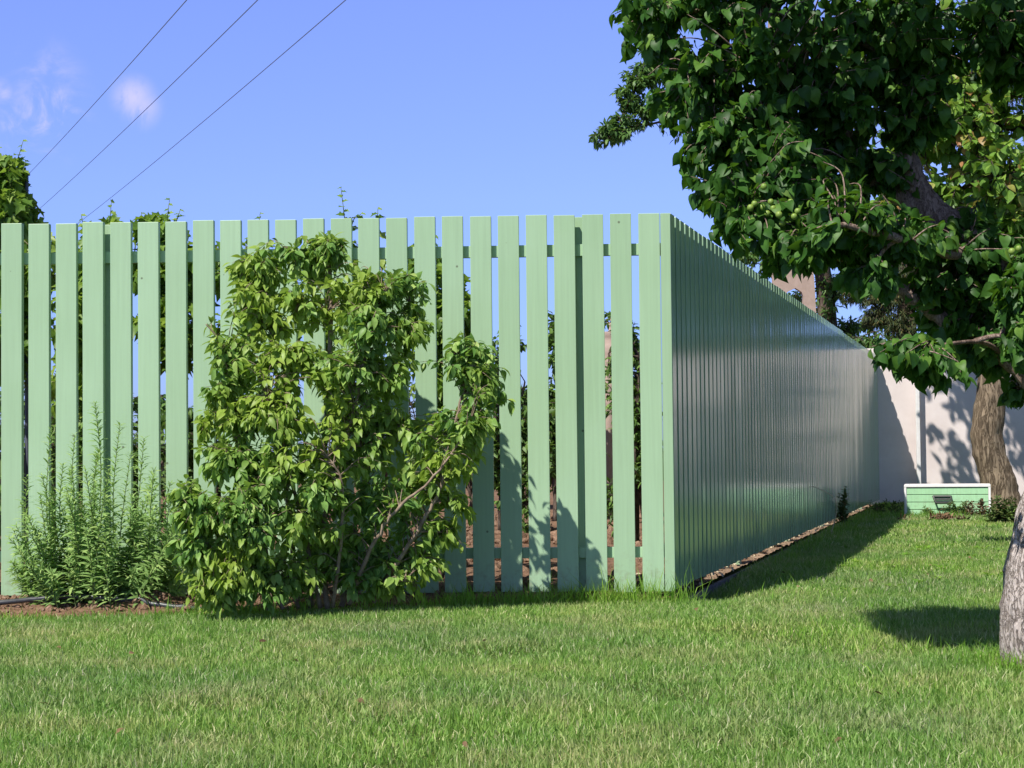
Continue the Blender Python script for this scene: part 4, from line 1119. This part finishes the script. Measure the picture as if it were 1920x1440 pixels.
blades('lawn_grass', X, Y, ZG(X, Y, -.006), L * (1 - .35 * bb), W, M['grass'], rg, .42)
# longer grass along the fence foot, around the trunk and here and there
XX = []; YY = []; LL = []
def clump(cx, cy, r, n, l):
    XX.append(rg.normal(cx, r, n)); YY.append(rg.normal(cy, r * .6, n)); LL.append(np.abs(rg.normal(l, l * .3, n)))
for i in range(95):
    x = rg.uniform(-.35, .95); clump(x, lawn_edge(x) + rg.uniform(-.06, .06), .05, rg.integers(12, 34), rg.uniform(.05, .13))
for i in range(60):
    x = rg.uniform(-1.9, -.3); clump(x, lawn_edge(x) + rg.uniform(-.08, .02), .05, rg.integers(8, 22), rg.uniform(.04, .10))
for i in range(60):
    x = rg.uniform(-4, -1.4); clump(x, lawn_edge(x) + rg.uniform(-.06, .0), .05, rg.integers(8, 20), rg.uniform(.04, .07))
for i in range(14):
    x = rg.uniform(.2, 1.05); clump(x, CY - .06 + (CX - min(x, CX)) * .04 - max(0, x - CX) * .2, .03, 10, .17)
for i in range(300):
    s = 15.4 * rg.random() ** .6 + .05; p_ = C0 + SD * s + SN * (.09 + abs(rg.normal(.05, .10))); clump(p_.x, p_.y, .06, rg.integers(6, 20), rg.uniform(.04, .09))
for i in range(60):
    a = rg.uniform(0, 6.28); clump(2.03 + math.cos(a) * .24, 6.75 + math.sin(a) * .24, .05, 16, rg.uniform(.05, .1))
for i in range(160):
    x = rg.uniform(1.3, 3.2); y = rg.uniform(6.0, 12.5)
    if strip(x, y) > .3: clump(x, y, .10, 24, rg.uniform(.045, .075))
for i in range(70):
    clump(rg.uniform(4.2, 6.6), rg.uniform(20.3, 20.9), .12, 14, rg.uniform(.05, .1))
X = np.concatenate(XX); Y = np.concatenate(YY); L = np.concatenate(LL)
k = (X < CX) | ((X - CX) * SN.x + (Y - CY) * SN.y > .03); k &= ~((X < CX) & (Y > CY - .02 + (CX - X) * .047))
k &= ~((Y > 20.9) & (Y < 21.6) & (X > 4.65) & (X < 5.8))
X, Y, L = X[k], Y[k], L[k]
blades('long_grass', X, Y, ZG(X, Y, -.004), L, np.where(Y > 14, .009, .0048) * rg.uniform(.7, 1.3, len(X)), M['tuft'], rg, .42)

# broad leaved lawn weeds near the side fence
P = []; D = []
for i in range(70):
    x = rg.uniform(1.9, 4.2); y = rg.uniform(9.6, 16)
    if strip(x, y) < .5: continue
    for j in range(int(rg.integers(5, 10))):
        a = rg.random() * 6.28; P.append((x + math.cos(a) * .02, y + math.sin(a) * .02, .02)); D.append((math.cos(a), math.sin(a), .5 + rg.random() * .5))
n = len(P)
tag(leaf_mesh('ground_cover', np.array(P), np.array(D), np.tile([0, 0, 1.], (n, 1)), rg.uniform(.03, .065, n), rg.uniform(.014, .03, n), 'ovate', M['tuft'], None, .4, rg), kind='stuff')
# fallen leaves and straw on the strip below the side fence
P = []; D = []
for i in range(1500):
    s = rg.uniform(.1, 13); t = rg.uniform(-.5, .0); p_ = C0 + SD * s + SN * t; P.append((p_.x, p_.y, .045 + rg.random() * .015)); D.append(rg.normal(0, 1, 3) * [1, 1, .2])
n = len(P)
tag(leaf_mesh('leaf_litter', np.array(P), np.array(D), rg.normal(0, .4, (n, 3)) + [0, 0, 1], rg.uniform(.02, .05, n), rg.uniform(.008, .025, n), 'lance', M['straw'], None, .2, rg), kind='stuff')

# a few fallen dry leaves and bits on the lawn
P = []; D = []
while len(P) < 40:
    x = rg.uniform(-3, 4); y = rg.uniform(4.3, 13)
    if not lawn_mask(np.array([x]), np.array([y]))[0]: continue
    P.append((x, y, .022 + .02 * rg.random())); D.append(rg.normal(0, 1, 3) * [1, 1, .35])
n = len(P)
tag(leaf_mesh('fallen_leaves', np.array(P), np.array(D), rg.normal(0, .5, (n, 3)) + [0, 0, 1], rg.uniform(.018, .045, n), rg.uniform(.01, .028, n), 'ovate', M['l_dead'], None, .4, rg), kind='stuff')
